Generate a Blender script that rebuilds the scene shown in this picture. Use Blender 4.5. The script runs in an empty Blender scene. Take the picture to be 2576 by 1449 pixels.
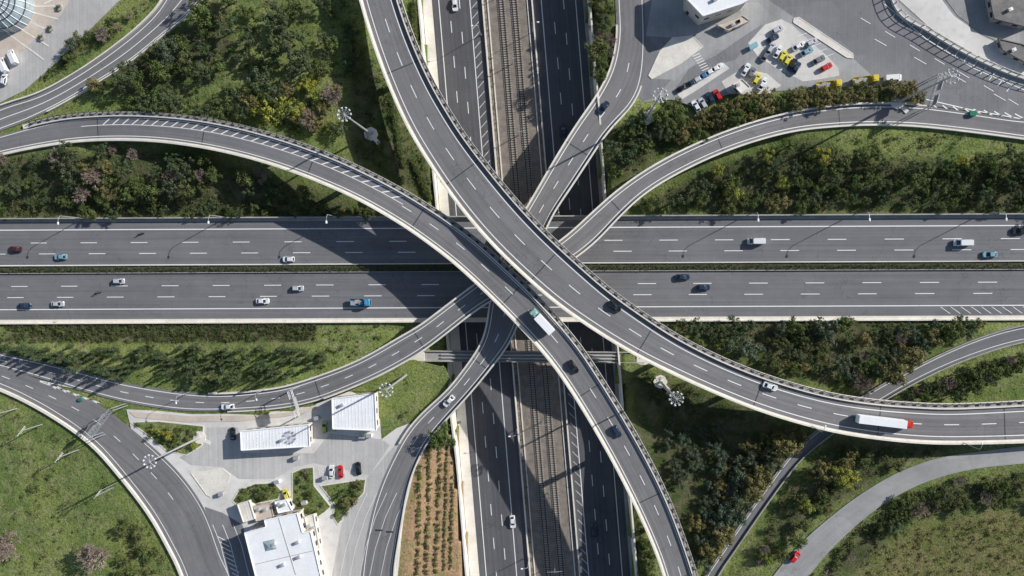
import bpy, math, random
import numpy as np
import mathutils
from mathutils import Vector, Matrix
from mathutils.kdtree import KDTree
random.seed(7); rng=np.random.default_rng(7)
SC=bpy.context.scene; COL=SC.collection
# ------------------------------------------------------------------ survey: plan point + height -> metres
H=232.;FO=1740.;CX,CY=1288.,724.5
qn=Vector((102,54.5,-FO)).normalized().rotation_difference(Vector((0,0,-1)))
Rm=np.array(qn.to_matrix())
def W(px,py,z=0.):
    px=np.asarray(px,float);py=np.asarray(py,float);z=np.asarray(z,float)+0*px
    d=np.stack([px-CX,CY-py,-FO+0*px],-1)@Rm.T
    t=(z-H)/d[...,2]; p=d*t[...,None]; p[...,2]+=H
    return p
# ------------------------------------------------------------------ materials
def newmat(name):
    m=bpy.data.materials.new(name); m.use_nodes=True
    return m,m.node_tree.nodes,m.node_tree.links,m.node_tree.nodes['Principled BSDF']
def sset(n,l,sock,v):
    if hasattr(v,'is_output'): l.new(v,sock)
    else: sock.default_value=v
def noise(n,l,vec,scale,detail=4,rough=.6,dist=0):
    t=n.new('ShaderNodeTexNoise'); t.inputs['Scale'].default_value=scale; t.inputs['Detail'].default_value=detail
    t.inputs['Roughness'].default_value=rough; t.inputs['Distortion'].default_value=dist
    l.new(vec,t.inputs['Vector']); return t.outputs['Fac']
def mapv(n,l,vec,sc):
    t=n.new('ShaderNodeMapping'); t.inputs['Scale'].default_value=sc; l.new(vec,t.inputs['Vector']); return t.outputs[0]
def rng_(n,l,v,a,b,c=0.,d=1.):
    t=n.new('ShaderNodeMapRange'); l.new(v,t.inputs[0]); t.inputs[1].default_value=a;t.inputs[2].default_value=b;t.inputs[3].default_value=c;t.inputs[4].default_value=d
    return t.outputs[0]
def mth(n,l,op,a,b):
    t=n.new('ShaderNodeMath'); t.operation=op; sset(n,l,t.inputs[0],a); sset(n,l,t.inputs[1],b); return t.outputs[0]
def mixc(n,l,f,a,b,mode='MIX'):
    t=n.new('ShaderNodeMix'); t.data_type='RGBA'; t.blend_type=mode
    sset(n,l,t.inputs[0],f)
    for s,v in ((t.inputs[6],a),(t.inputs[7],b)):
        if hasattr(v,'is_output'): l.new(v,s)
        else: s.default_value=(*v,1) if len(v)==3 else v
    return t.outputs[2]
def bump(n,l,h,st,b,dist=.1):
    t=n.new('ShaderNodeBump'); t.inputs['Strength'].default_value=st; t.inputs['Distance'].default_value=dist
    l.new(h,t.inputs['Height']); l.new(t.outputs[0],b.inputs['Normal'])
def asphalt(name,c,var=.25,streak=.25,cracks=True,patch=0.):
    m,n,l,b=newmat(name); tc=n.new('ShaderNodeTexCoord')
    g=n.new('ShaderNodeNewGeometry').outputs['Position']
    big=noise(n,l,g,.035,4,.6,1.); fine=noise(n,l,g,2.2,5,.7); med=noise(n,l,g,.35,4,.6)
    st=noise(n,l,mapv(n,l,tc.outputs['UV'],(1.1,.012,1)),1.,3,.55); 
    lo=tuple(x*(1-var) for x in c); hi=tuple(x*(1+var) for x in c)
    col=mixc(n,l,rng_(n,l,big,.3,.7),lo,hi)
    v=mth(n,l,'ADD',rng_(n,l,st,.3,.7,1-streak,1+streak),rng_(n,l,fine,.3,.7,-.08,.08))
    v=mth(n,l,'ADD',v,rng_(n,l,med,.3,.7,-.05,.05))
    if patch:
        v2=n.new('ShaderNodeTexVoronoi'); v2.distance='MANHATTAN'; v2.inputs['Scale'].default_value=.06; l.new(g,v2.inputs['Vector'])
        v=mth(n,l,'MULTIPLY',v,rng_(n,l,v2.outputs['Color'],0,1,1-patch,1+patch))
    if cracks:
        w=n.new('ShaderNodeVectorMath'); w.operation='ADD'; l.new(g,w.inputs[0])
        nz=n.new('ShaderNodeTexNoise'); nz.inputs['Scale'].default_value=.25; l.new(g,nz.inputs['Vector'])
        sc=n.new('ShaderNodeVectorMath'); sc.operation='SCALE'; sc.inputs['Scale'].default_value=9; l.new(nz.outputs['Color'],sc.inputs[0]); l.new(sc.outputs[0],w.inputs[1])
        vo=n.new('ShaderNodeTexVoronoi'); vo.feature='DISTANCE_TO_EDGE'; vo.inputs['Scale'].default_value=.035; l.new(w.outputs[0],vo.inputs['Vector'])
        v=mth(n,l,'MULTIPLY',v,rng_(n,l,vo.outputs['Distance'],0.003,.007,.84,1.))
    cmb=n.new('ShaderNodeCombineColor'); 
    for i in range(3): l.new(v,cmb.inputs[i])
    l.new(mixc(n,l,1.,col,cmb.outputs[0],'MULTIPLY'),b.inputs['Base Color'])
    b.inputs['Roughness'].default_value=.85; b.inputs['Specular IOR Level'].default_value=.25
    bump(n,l,fine,.3,b,.03); return m
def plain(name,c,var=.15,scale=.6,rough=.8,metal=0.,sp=.3,stain=.0,coat=0):
    m,n,l,b=newmat(name); g=n.new('ShaderNodeTexCoord').outputs['Object']
    if scale<0: g=n.new('ShaderNodeNewGeometry').outputs['Position']; scale=-scale
    f=noise(n,l,g,scale,5,.65); f2=noise(n,l,g,scale*7,4,.6)
    col=mixc(n,l,rng_(n,l,f,.3,.7),tuple(x*(1-var) for x in c),tuple(min(1,x*(1+var)) for x in c))
    col=mixc(n,l,rng_(n,l,f2,.5,.75,0,stain),col,tuple(x*.45 for x in c))
    l.new(col,b.inputs['Base Color']); b.inputs['Roughness'].default_value=rough; b.inputs['Metallic'].default_value=metal
    b.inputs['Specular IOR Level'].default_value=sp; b.inputs['Coat Weight'].default_value=coat
    return m
def foliage(name,dark,light,alt,trans=.25):
    m,n,l,b=newmat(name)
    a=n.new('ShaderNodeAttribute'); a.attribute_name='tint'
    oi=n.new('ShaderNodeObjectInfo')
    g=n.new('ShaderNodeNewGeometry').outputs['Position']
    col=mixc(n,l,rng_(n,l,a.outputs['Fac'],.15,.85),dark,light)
    f=mth(n,l,'MULTIPLY',oi.outputs['Random'],.6)
    f=mth(n,l,'ADD',f,rng_(n,l,noise(n,l,g,.12,3),.4,.7,0,.5))
    col=mixc(n,l,f,col,mixc(n,l,a.outputs['Fac'],tuple(x*.3 for x in alt),alt))
    l.new(col,b.inputs['Base Color']); b.inputs['Roughness'].default_value=.7; b.inputs['Specular IOR Level'].default_value=.25
    tr=n.new('ShaderNodeBsdfTranslucent'); l.new(col,tr.inputs[0])
    ms=n.new('ShaderNodeMixShader'); ms.inputs[0].default_value=trans
    l.new(b.outputs[0],ms.inputs[1]); l.new(tr.outputs[0],ms.inputs[2]); l.new(ms.outputs[0],n['Material Output'].inputs[0])
    return m
M={}
M['asph_m']=asphalt('motorway_asphalt',(.178,.178,.188),.10,.13)
M['asph_f']=asphalt('flyover_asphalt',(.198,.194,.199),.10,.17)
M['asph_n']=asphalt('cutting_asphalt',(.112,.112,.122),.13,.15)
M['asph_l']=asphalt('worn_asphalt',(.34,.34,.34),.2,.08,True,.13)
M['asph_d']=asphalt('yard_asphalt',(.225,.225,.235),.16,.08,True,.1)
M['asph_c']=asphalt('lane_asphalt',(.47,.46,.45),.12,.1,False,.1)
M['conc']=plain('concrete',(.76,.72,.65),.12,-.25,stain=.3)
M['conc_y']=plain('yard_concrete',(.68,.66,.63),.15,-.08,stain=.28)
M['conc_d']=plain('weathered_concrete',(.38,.37,.35),.2,-.3,stain=.5)
M['pave']=plain('pink_paving',(.60,.52,.45),.15,-.2,stain=.3)
M['steel']=plain('galvanised_steel',(.5,.51,.52),.1,2,.5,.4)
M['dsteel']=plain('dark_rail_steel',(.07,.07,.075),.2,2,.5,.3)
M['ballast']=plain('ballast',(.25,.215,.185),.28,-.45,stain=.65)
M['sleeper']=plain('sleeper_concrete',(.42,.385,.34),.2,-1)
M['rail']=plain('rail_steel',(.06,.048,.042),.2,3,.4,.5)
M['roofw']=plain('white_roof',(.88,.89,.91),.06,-.2,.5,stain=.18)
M['wall']=plain('render_wall',(.64,.6,.54),.1,-.4,stain=.2)
M['bark']=plain('bark',(.13,.10,.07),.3,3)
M['soil']=plain('soil',(.26,.18,.12),.3,-.3,stain=.6)
M['dsoil']=plain('dark_soil',(.07,.075,.04),.4,-.8,stain=.6)
M['tile']=plain('roof_felt',(.20,.19,.185),.3,-.4,stain=.5)
M['black']=plain('black_rubber',(.02,.02,.02),.2,4)
M['green']=plain('green_plastic',(.02,.18,.12),.1,2)
M['glassd']=plain('dark_glass',(.02,.03,.04),.1,1,.08,0,.6)
M['glassb']=plain('greenhouse_glass',(.38,.46,.50),.25,.6,.15,.2,.6,stain=.4)
M['lampw']=plain('lamp_glass',(.55,.57,.6),.05,1,.3)
def paintmat(nm,c,lo,hi):
    m,n,l,b=newmat(nm); g=n.new('ShaderNodeNewGeometry').outputs['Position']
    l.new(mixc(n,l,rng_(n,l,noise(n,l,g,1.3,6,.75),lo,hi),(c,c,c*.98),(.35,.35,.35)),b.inputs['Base Color']); b.inputs['Roughness'].default_value=.6; return m
M['paint']=paintmat('road_paint',.88,.57,.78); M['paint_o']=paintmat('faded_road_paint',.6,.42,.66)
m,n,l,b=newmat('grass_ground'); g=n.new('ShaderNodeNewGeometry').outputs['Position']
A=lambda s:(lambda a:(setattr(a,'attribute_name',s),a.outputs['Fac'])[1])(n.new('ShaderNodeAttribute'))
n1=noise(n,l,g,.06,5,.65,.5); n2=noise(n,l,g,.22,6,.7,.6); n3=noise(n,l,g,1.6,6,.75); n4=noise(n,l,g,.5,5,.7,.8)
col=mixc(n,l,rng_(n,l,n1,.38,.62),(.15,.215,.06),(.29,.335,.105))
col=mixc(n,l,rng_(n,l,n2,.48,.66,0,.75),col,(.36,.335,.19))
col=mixc(n,l,rng_(n,l,n4,.52,.66,0,.7),col,(.085,.125,.04))
col=mixc(n,l,rng_(n,l,n3,.46,.62,0,.8),col,(.065,.10,.032))
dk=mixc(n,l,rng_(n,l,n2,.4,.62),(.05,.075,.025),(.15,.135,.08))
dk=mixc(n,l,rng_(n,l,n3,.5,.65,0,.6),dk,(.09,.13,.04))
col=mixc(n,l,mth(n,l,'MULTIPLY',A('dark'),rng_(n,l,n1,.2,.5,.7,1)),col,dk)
dry=mixc(n,l,rng_(n,l,n2,.40,.6),(.19,.225,.065),(.30,.265,.13)); dry=mixc(n,l,rng_(n,l,n3,.42,.6,0,.8),dry,(.085,.095,.035)); dry=mixc(n,l,rng_(n,l,n4,.5,.65,0,.6),dry,(.13,.09,.05))
col=mixc(n,l,A('dry'),col,dry)
so=mixc(n,l,rng_(n,l,n3,.35,.65),(.52,.35,.21),(.30,.19,.115)); so=mixc(n,l,rng_(n,l,n2,.52,.64,0,.6),so,(.18,.22,.07))
col=mixc(n,l,A('soil'),col,so)
l.new(col,b.inputs['Base Color']); b.inputs['Roughness'].default_value=.95; b.inputs['Specular IOR Level'].default_value=.1
bump(n,l,mth(n,l,'ADD',n3,n4),.8,b,.5); M['grass']=m
M['f_pine']=foliage('pine_foliage',(.022,.042,.020),(.115,.175,.07),(.135,.17,.09))
M['f_broad']=foliage('broadleaf_foliage',(.024,.046,.014),(.165,.235,.065),(.205,.235,.085))
M['f_blue']=foliage('eucalyptus_foliage',(.03,.052,.035),(.13,.19,.125),(.155,.185,.11))
M['f_gold']=foliage('golden_foliage',(.08,.07,.024),(.36,.31,.13),(.25,.25,.10))
M['f_yel']=foliage('yellow_foliage',(.12,.13,.015),(.55,.53,.09),(.37,.43,.09))
M['f_bare']=foliage('bare_twigs',(.13,.105,.09),(.44,.36,.32),(.38,.29,.24),0.)
M['f_shrub']=foliage('undergrowth_leaves',(.025,.04,.014),(.185,.225,.075),(.26,.22,.12))
M['f_hedge']=foliage('hedge_leaves',(.018,.034,.012),(.11,.155,.048),(.15,.16,.07))
M['f_grass']=foliage('tall_grass',(.09,.13,.035),(.30,.36,.11),(.40,.36,.19))
# ------------------------------------------------------------------ mesh builder
class MB:
    def __init__(s): s.v=[];s.f=[];s.m=[];s.uv=[]
    def add(s,vs,fs,mi=0,uv=None):
        o=len(s.v); s.v+= [tuple(map(float,p)) for p in vs]; s.f+=[tuple(o+i for i in f) for f in fs]; s.m+=[mi]*len(fs)
        s.uv+= [tuple(u) for u in uv] if uv is not None else [(p[0],p[1]) for p in vs]
    def strip(s,A,B,mi=0,ss=None):
        k=len(A); ss=np.arange(k)*1.6 if ss is None else ss; w=np.linalg.norm(B-A,axis=1)
        s.add(list(A)+list(B),[(i,i+1,k+i+1,k+i) for i in range(k-1)],mi,[(0,t) for t in ss]+[(w[i],ss[i]) for i in range(k)])
    def prism(s,rails,mi=0):
        k=len(rails[0]); r=len(rails); vs=[p for R in rails for p in R]; fs=[]
        for a in range(r):
            b2=(a+1)%r; fs+=[(a*k+i,a*k+i+1,b2*k+i+1,b2*k+i) for i in range(k-1)]
        fs.append(tuple(a*k for a in range(r))); fs.append(tuple(a*k+k-1 for a in reversed(range(r))))
        s.add(vs,fs,mi)
    def box(s,c,d,rz=0.,mi=0,top=1.):
        ca,sa=math.cos(rz),math.sin(rz); vs=[]
        for z,k in ((-.5,1),(.5,top)):
            for x,y in ((-.5,-.5),(.5,-.5),(.5,.5),(-.5,.5)):
                X,Y=x*d[0]*k,y*d[1]*k; vs.append((c[0]+X*ca-Y*sa,c[1]+X*sa+Y*ca,c[2]+z*d[2]))
        s.add(vs,[(3,2,1,0),(4,5,6,7),(0,1,5,4),(1,2,6,5),(2,3,7,6),(3,0,4,7)],mi)
    def cyl(s,p0,p1,r0,r1,k=8,mi=0):
        p0,p1=Vector(p0),Vector(p1); d=(p1-p0).normalized(); a=d.orthogonal().normalized(); b2=d.cross(a); vs=[]
        for p,r in ((p0,r0),(p1,r1)):
            for i in range(k):
                t=2*math.pi*i/k; vs.append(p+a*(r*math.cos(t))+b2*(r*math.sin(t)))
        s.add(vs,[(i,(i+1)%k,k+(i+1)%k,k+i) for i in range(k)]+[tuple(reversed(range(k))),tuple(range(k,2*k))],mi)
    def loft(s,rings,mi=0):
        k=len(rings[0]); vs=[p for r in rings for p in r]; fs=[]
        for a in range(len(rings)-1): fs+=[(a*k+i,a*k+(i+1)%k,(a+1)*k+(i+1)%k,(a+1)*k+i) for i in range(k)]
        fs+=[tuple(reversed(range(k))),tuple((len(rings)-1)*k+i for i in range(k))]
        s.add(vs,fs,mi)
    def mesh(s,name,mats):
        me=bpy.data.meshes.new(name); me.from_pydata(s.v,[],s.f)
        for m in (mats if isinstance(mats,(list,tuple)) else [mats]): me.materials.append(m)
        me.polygons.foreach_set('material_index',s.m)
        uvl=me.uv_layers.new(name='UVMap'); li=np.empty(len(me.loops),np.int32); me.loops.foreach_get('vertex_index',li)
        uvl.data.foreach_set('uv',np.array(s.uv,np.float32)[li].ravel()); me.update(); return me
def obj(name,me,parent=None,label=None,cat=None,kind=None,group=None,loc=None,rz=None):
    o=bpy.data.objects.new(name,me); COL.objects.link(o)
    if parent: o.parent=parent
    if loc is not None: o.location=loc
    if rz is not None: o.rotation_euler=(0,0,rz)
    if label: o['label']=label
    if cat: o['category']=cat
    if kind: o['kind']=kind
    if group: o['group']=group
    return o
def empty(name,label,cat,loc=(0,0,0),rz=0.,sc=1.,group=None):
    o=obj(name,None,None,label,cat,None,group,loc,rz); o.scale=(sc,)*3; o.empty_display_size=.5; return o
# ------------------------------------------------------------------ roads
def dense(P,k=900):
    P=np.array(P,float); Q=np.vstack([2*P[0]-P[1],P,2*P[-1]-P[-2]]); out=[]
    for i in range(1,len(Q)-2):
        p0,p1,p2,p3=Q[i-1],Q[i],Q[i+1],Q[i+2]; t=np.linspace(0,1,24,endpoint=False)[:,None]
        out.append(.5*((2*p1)+(-p0+p2)*t+(2*p0-5*p1+4*p2-p3)*t*t+(-p0+3*p1-3*p2+p3)*t**3))
    out=np.vstack(out+[Q[-2:-1]]); s=np.r_[0,np.cumsum(np.linalg.norm(np.diff(out,axis=0),axis=1))]
    u=np.linspace(0,s[-1],k); r=np.c_[np.interp(u,s,out[:,0]),np.interp(u,s,out[:,1])]
    for _ in range(8): r[1:-1]=(r[:-2]+2*r[1:-1]+r[2:])/4
    return r
ROADS={}
def road(key,P1,P2,ax,zp):
    a,b=dense(P1),dense(P2); c=(a+b)/2
    for it in range(2):
        s=np.r_[0,np.cumsum(np.linalg.norm(np.diff(c,axis=0),axis=1))]; k=int(s[-1]/11)+2
        u=np.linspace(0,s[-1],k); c=np.c_[np.interp(u,s,c[:,0]),np.interp(u,s,c[:,1])]
        ia=np.linalg.norm(c[:,None]-a[None],axis=2).argmin(1); ib=np.linalg.norm(c[:,None]-b[None],axis=2).argmin(1)
        c=(a[ia]+b[ib])/2
    L,R=a[ia],b[ib]
    def sm(x):
        x=x.copy()
        for _ in range(6): x[1:-1]=(x[:-2]+2*x[1:-1]+x[2:])/4
        return x
    L,R=sm(L),sm(R); c=(L+R)/2
    zp=sorted(zp); z=np.interp(c[:,ax],[p[0] for p in zp],[p[1] for p in zp])
    for _ in range(30): z[1:-1]=(z[:-2]+2*z[1:-1]+z[2:])/4
    LW,RW=W(L[:,0],L[:,1],z),W(R[:,0],R[:,1],z); C=(LW+RW)/2
    S=np.r_[0,np.cumsum(np.linalg.norm(np.diff(C,axis=0),axis=1))]
    w=np.linalg.norm(RW-LW,axis=1)
    ROADS[key]=dict(px=c,z=z,L=LW,R=RW,C=C,S=S,w=w,dir=(RW-LW)/w[:,None],ax=ax); return ROADS[key]
def lat(r,t,e=0.,dz=0.): 
    p=r['L']+(r['R']-r['L'])*t+r['dir']*e; p=p.copy(); p[:,2]+=dz; return p
def seg(r,A,u): return np.c_[np.interp(u,r['S'],A[:,0]),np.interp(u,r['S'],A[:,1]),np.interp(u,r['S'],A[:,2])]
def rangemask(r,lo,hi):
    k=r['px'][:,r['ax']]; i=np.where((k>=lo)&(k<=hi))[0]; return slice(i.min(),i.max()+1)
def line(mb,r,t,e,w=.24,dz=.03,on=None,per=None,ph=0.,lo=-1e9,hi=1e9,mi=0):
    A,B=lat(r,t,e-w/2,dz),lat(r,t,e+w/2,dz); sl=rangemask(r,lo,hi); s0,s1=r['S'][sl][0],r['S'][sl][-1]
    if on is None: mb.strip(A[sl],B[sl],mi); return
    u=s0+ph
    while u+on<s1:
        uu=np.linspace(u,u+on,4); mb.strip(seg(r,A,uu),seg(r,B,uu),mi); u+=per
def hatch(mb,r,t,e0,e1,lo,hi,per=3.,w=.5,sk=2.,dz=.03):
    A,B=lat(r,t,e0,dz),lat(r,t,e1,dz); sl=rangemask(r,lo,hi); u=r['S'][sl][0]+3
    while u+3<r['S'][sl][-1]:
        p=[seg(r,A,[u])[0],seg(r,A,[u+w])[0],seg(r,B,[u+w+sk])[0],seg(r,B,[u+sk])[0]]
        mb.add(p,[(0,1,2,3)]); u+=per
X0,X1=-420,3000
Mw=road('M',[(X0,555),(0,553),(1288,547),(2576,541),(X1,539)],[(X0,808),(0,806),(1288,800),(2576,795),(X1,793)],0,[(-500,0),(3100,0)])
Ard=road('A',[(820,-330),(862,-160),(905,0),(935,100),(975,210),(1022,315),(1075,405),(1140,500),(1215,592),(1300,678),(1400,765),(1500,835),(1600,895),(1700,945),(1800,990),(1900,1030),(2000,1062),(2100,1087),(2200,1103),(2300,1113),(2400,1116),(2576,1112),(2760,1100)],
 [(925,-330),(965,-160),(1010,0),(1045,100),(1085,190),(1120,255),(1170,335),(1230,415),(1300,500),(1370,575),(1450,650),(1530,720),(1600,772),(1700,838),(1800,890),(1900,932),(2000,965),(2100,990),(2200,1005),(2300,1013),(2400,1016),(2576,1008),(2760,996)],0,
 [(800,7.5),(905,9.5),(1040,13.2),(1120,14.8),(1350,15),(1600,14.6),(1900,12.8),(2200,10.5),(2576,8.3),(2800,7)])
Brd=road('B',[(-300,462),(-150,430),(0,393),(100,372),(200,358),(300,354),(400,358),(500,371),(600,392),(700,421),(800,458),(900,503),(1000,560),(1080,615),(1150,670),(1220,735),(1290,805),(1350,870),(1400,932),(1450,1007),(1500,1090),(1550,1180),(1600,1280),(1640,1370),(1668,1449),(1720,1640)],
 [(-300,410),(-150,372),(0,330),(60,313),(130,296),(200,286),(300,281),(400,284),(500,294),(600,313),(700,340),(800,374),(900,416),(1000,467),(1080,515),(1150,562),(1210,608),(1280,672),(1350,740),(1410,805),(1465,873),(1510,940),(1560,1020),(1610,1105),(1660,1200),(1700,1290),(1733,1380),(1755,1449),(1810,1640)],0,
 [(-300,3.05),(0,3.2),(200,4.5),(500,8.7),(850,12.4),(1000,12.),(1150,11.8),(1290,13.),(1500,14.2),(1760,13.5)])
Crd=road('C',[(1535,-300),(1543,-100),(1547,0),(1550,90),(1535,170),(1500,240),(1450,312),(1400,392),(1350,478),(1300,565),(1255,660),(1235,740),(1215,850),(1165,930),(1120,985),(1070,1030),(1025,1080),(985,1150),(950,1230),(925,1320),(905,1449),(890,1700)],
 [(1610,-300),(1622,-100),(1625,0),(1628,100),(1622,190),(1603,255),(1565,295),(1525,340),(1488,395),(1440,468),(1390,545),(1350,640),(1325,740),(1290,850),(1225,940),(1172,1003),(1120,1060),(1078,1112),(1048,1170),(1028,1230),(1013,1310),(1000,1390),(993,1449),(985,1700)],1,
 [(-300,3.04),(60,3.04),(160,3.3),(300,4.6),(450,5.7),(860,5.7),(960,4.6),(1080,3.2),(1150,3.06),(1700,3.06)])
Drd=road('D',[(2900,300),(2720,300),(2576,297),(2440,278),(2310,262),(2200,259),(2100,265),(2000,280),(1900,305),(1800,340),(1700,385),(1620,430),(1550,480),(1490,533),(1430,588),(1370,630),(1290,665),(1215,700),(1130,762),(1060,815),(1000,850),(940,885),(880,915),(800,945),(720,970),(640,982),(560,988),(480,985),(400,975),(300,957),(200,930),(100,905),(0,883),(-150,845),(-300,800)],
 [(2900,395),(2720,372),(2576,352),(2440,334),(2310,320),(2200,316),(2100,320),(2000,331),(1900,356),(1800,392),(1700,440),(1620,490),(1560,545),(1500,608),(1440,655),(1370,700),(1290,735),(1235,758),(1180,795),(1110,850),(1050,893),(960,943),(880,978),(800,1008),(720,1026),(640,1034),(560,1038),(480,1038),(400,1030),(300,1012),(200,985),(100,955),(0,928),(-150,890),(-300,850)],0,
 [(-300,3.05),(450,3.1),(700,4.0),(1000,7),(1200,8.2),(1450,8.2),(1700,6.6),(2000,4.4),(2250,3.2),(2900,3.06)])
Frd=road('F',[(-300,400),(-150,335),(0,268),(100,235),(200,180),(300,110),(370,50),(410,0),(470,-120),(500,-250)],[(-300,455),(-150,395),(0,330),(60,308),(150,265),(240,212),(330,155),(410,90),(470,40),(508,0),(580,-120),(620,-250)],0,[(-300,3.0),(700,3.0)])
Erd=road('E',[(-300,840),(-150,880),(0,920),(100,955),(240,1012),(310,1062),(400,1138),(465,1205),(520,1290),(560,1400),(585,1449),(640,1650)],[(-300,890),(-150,925),(0,975),(120,1035),(230,1112),(310,1200),(380,1292),(430,1380),(462,1449),(530,1650)],0,[(-300,3.02),(700,3.02)])
Grd=road('G',[(2900,768),(2720,798),(2576,819),(2480,844),(2380,884),(2270,939),(2180,989),(2110,1039),(2046,1090),(1991,1140),(1937,1211),(1877,1296),(1817,1385),(1774,1449),(1684,1620)],[(2900,812),(2720,836),(2576,858),(2480,884),(2380,922),(2290,966),(2214,1010),(2148,1050),(2078,1100),(2016,1151),(1960,1221),(1900,1305),(1840,1393),(1803,1449),(1718,1620)],0,[(1600,1.2),(1770,.8),(2050,.6),(2250,.9),(2576,1.2),(2900,1.5)])
Hrd=road('H',[(2900,1080),(2720,1105),(2576,1122),(2450,1138),(2350,1155),(2250,1193),(2160,1247),(2080,1308),(2010,1372),(1945,1449),(1840,1600)],[(2900,1130),(2720,1150),(2576,1166),(2450,1180),(2350,1205),(2260,1245),(2180,1300),(2105,1368),(2035,1449),(1930,1600)],0,[(1500,3.),(3000,3.)])
def nsline(x,y): return x+.083*y
def NS(key,x0,x1,z=-7.): 
    ys=[-330,0,400,900,1449,1750]
    return road(key,[(nsline(x0,y),y) for y in ys],[(nsline(x1,y),y) for y in ys],1,[(-400,z),(1800,z)])
NSL=NS('NSL',1086,1212); NSR=NS('NSR',1340,1466); NST=NS('NST',1213,1339,-7.1); 
# ------------------------------------------------------------------ plazas (plan polygons)
PL=[
('yard_pavement',3.0,'asph_l',[(1545,-300),(1548,0),(1552,100),(1540,175),(1612,262),(1660,250),(1700,252),(1742,268),(1780,255),(1830,238),(2060,222),(2290,212),(2320,262),(2450,280),(2576,297),(2900,300),(2900,-300)],'worn grey asphalt yard with parking'),
('service_road',3.02,'asph_d',[(1905,-300),(1935,0),(2000,45),(2140,140),(2200,195),(2290,222),(2325,264),(2450,280),(2576,298),(2900,300),(2900,285),(2720,262),(2576,222),(2450,168),(2330,95),(2225,0),(2130,-120),(2050,-300)],'wide dark asphalt road beside the yard'),
('service_road',3.02,'asph_d',[(1500,-300),(1548,0),(1552,100),(1540,175),(1608,258),(1650,245),(1690,200),(1640,198),(1632,190),(1655,130),(1690,95),(1625,90),(1640,0),(1650,-300)],'dark asphalt approach to the ramp bridge'),
('service_road',3.025,'asph_d',[(1700,222),(1735,170),(1800,140),(1880,85),(1920,60),(1885,110),(1850,150),(1820,158),(1745,205),(1715,240)],'dark asphalt lane crossing the yard'),
('parking_pavement',3.03,'conc_y',[(1882,108),(1925,62),(1965,48),(1992,62),(2028,95),(2080,140),(2110,172),(2112,190),(2060,200),(2020,205),(1990,190),(1950,170),(1905,140)],'pale concrete car park surface'),
('traffic_island',3.12,'conc',[(1632,190),(1660,130),(1692,95),(1742,90),(1768,118),(1712,160),(1640,198)],'pale concrete traffic island with kerb'),
('traffic_island',3.12,'conc',[(1998,46),(2010,44),(2145,135),(2146,146),(2130,144),(1996,56)],'narrow pale concrete traffic island'),
('parking_pavement',3.04,'conc_y',[(1815,205),(1868,172),(1930,185),(1965,215),(1935,235),(1880,238),(1832,235)],'pale concrete apron around the kiosk'),
('parking_pavement',3.05,'conc_y',[(1702,235),(1820,158),(1835,172),(1745,232),(1715,250)],'pale strip of angled parking bays'),
('footpath',3.1,'conc_y',[(2250,-300),(2262,0),(2345,75),(2455,140),(2576,190),(2900,255),(2900,190),(2576,140),(2470,90),(2400,40),(2370,0),(2350,-300)],'pale concrete path following the fence'),
('yard_apron',3.09,'asph_l',[(2370,-300),(2380,0),(2410,40),(2480,90),(2576,135),(2900,185),(2900,-300)],'grey ground beside the low buildings'),
('toll_plaza_pavement',3.0,'conc_y',[(318,1030),(400,1034),(480,1042),(640,1040),(720,1032),(800,1014),(880,984),(915,1000),(960,1060),(990,1080),(1030,1065),(1050,1100),(1020,1250),(1000,1449),(990,1700),(600,1700),(540,1449),(430,1250),(330,1080)],'pale concrete toll plaza yard'),
('toll_lane_pavement',3.03,'asph_c',[(900,1230),(1010,1100),(1050,1100),(1035,1215),(1012,1310),(995,1449),(985,1700),(800,1700),(835,1449),(860,1320)],'grey concrete lanes with faded markings'),
('toll_yard_surface',3.02,'asph_c',[(520,1075),(600,1075),(610,1140),(790,1140),(830,1090),(960,1105),(980,1120),(930,1195),(790,1165),(740,1175),(690,1205),(600,1205),(560,1175),(480,1170),(450,1150),(510,1125)],'light grey worn toll yard surface'),
('service_road',3.035,'asph_d',[(515,1275),(560,1290),(610,1320),(645,1449),(660,1700),(570,1700),(560,1449),(540,1380)],'dark asphalt lanes beside the white building'),
('pavement',3.14,'pave',[(325,1036),(400,1040),(480,1047),(640,1045),(730,1037),(800,1020),(795,1032),(720,1048),(600,1060),(470,1062),(340,1050)],'pinkish concrete pavement beside the ramp'),
('traffic_island',3.13,'conc',[(480,1190),(560,1180),(578,1195),(572,1215),(530,1250),(520,1245)],'pale concrete traffic island'),
('square_pavement',3.0,'asph_c',[(-300,-300),(300,-300),(300,0),(225,75),(150,150),(60,228),(0,258),(-150,322),(-300,385)],'pale paved square with drains'),
('square_terrace',3.06,'pave',[(-300,-300),(90,-300),(175,0),(150,40),(60,125),(-60,180),(-300,250)],'pinkish paved terrace of the square'),
('garden_bed',3.1,'grass',[(328,1062),(400,1060),(512,1072),(508,1120),(470,1145),(420,1135),(380,1100)],'planted bed with dense low shrubs'),
('garden_bed',3.1,'grass',[(585,1260),(600,1235),(640,1217),(690,1215),(708,1235),(700,1255),(640,1268),(610,1285)],'planted bed around the toll offices'),
('garden_bed',3.1,'grass',[(735,1262),(735,1190),(760,1178),(788,1175),(790,1222),(832,1275),(815,1290),(800,1300),(760,1295)],'planted bed beside the toll offices'),
('garden_bed',3.1,'grass',[(806,1222),(920,1205),(915,1240),(880,1278),(850,1320),(838,1300),(842,1268)],'planted triangular bed beside the toll lanes'),
('lawn',3.03,'grass',[(850,985),(960,920),(1040,905),(1120,925),(1135,960),(1060,1030),(1000,1075),(960,1105),(950,985)],'lawn between ramp and toll buildings'),
]
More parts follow.
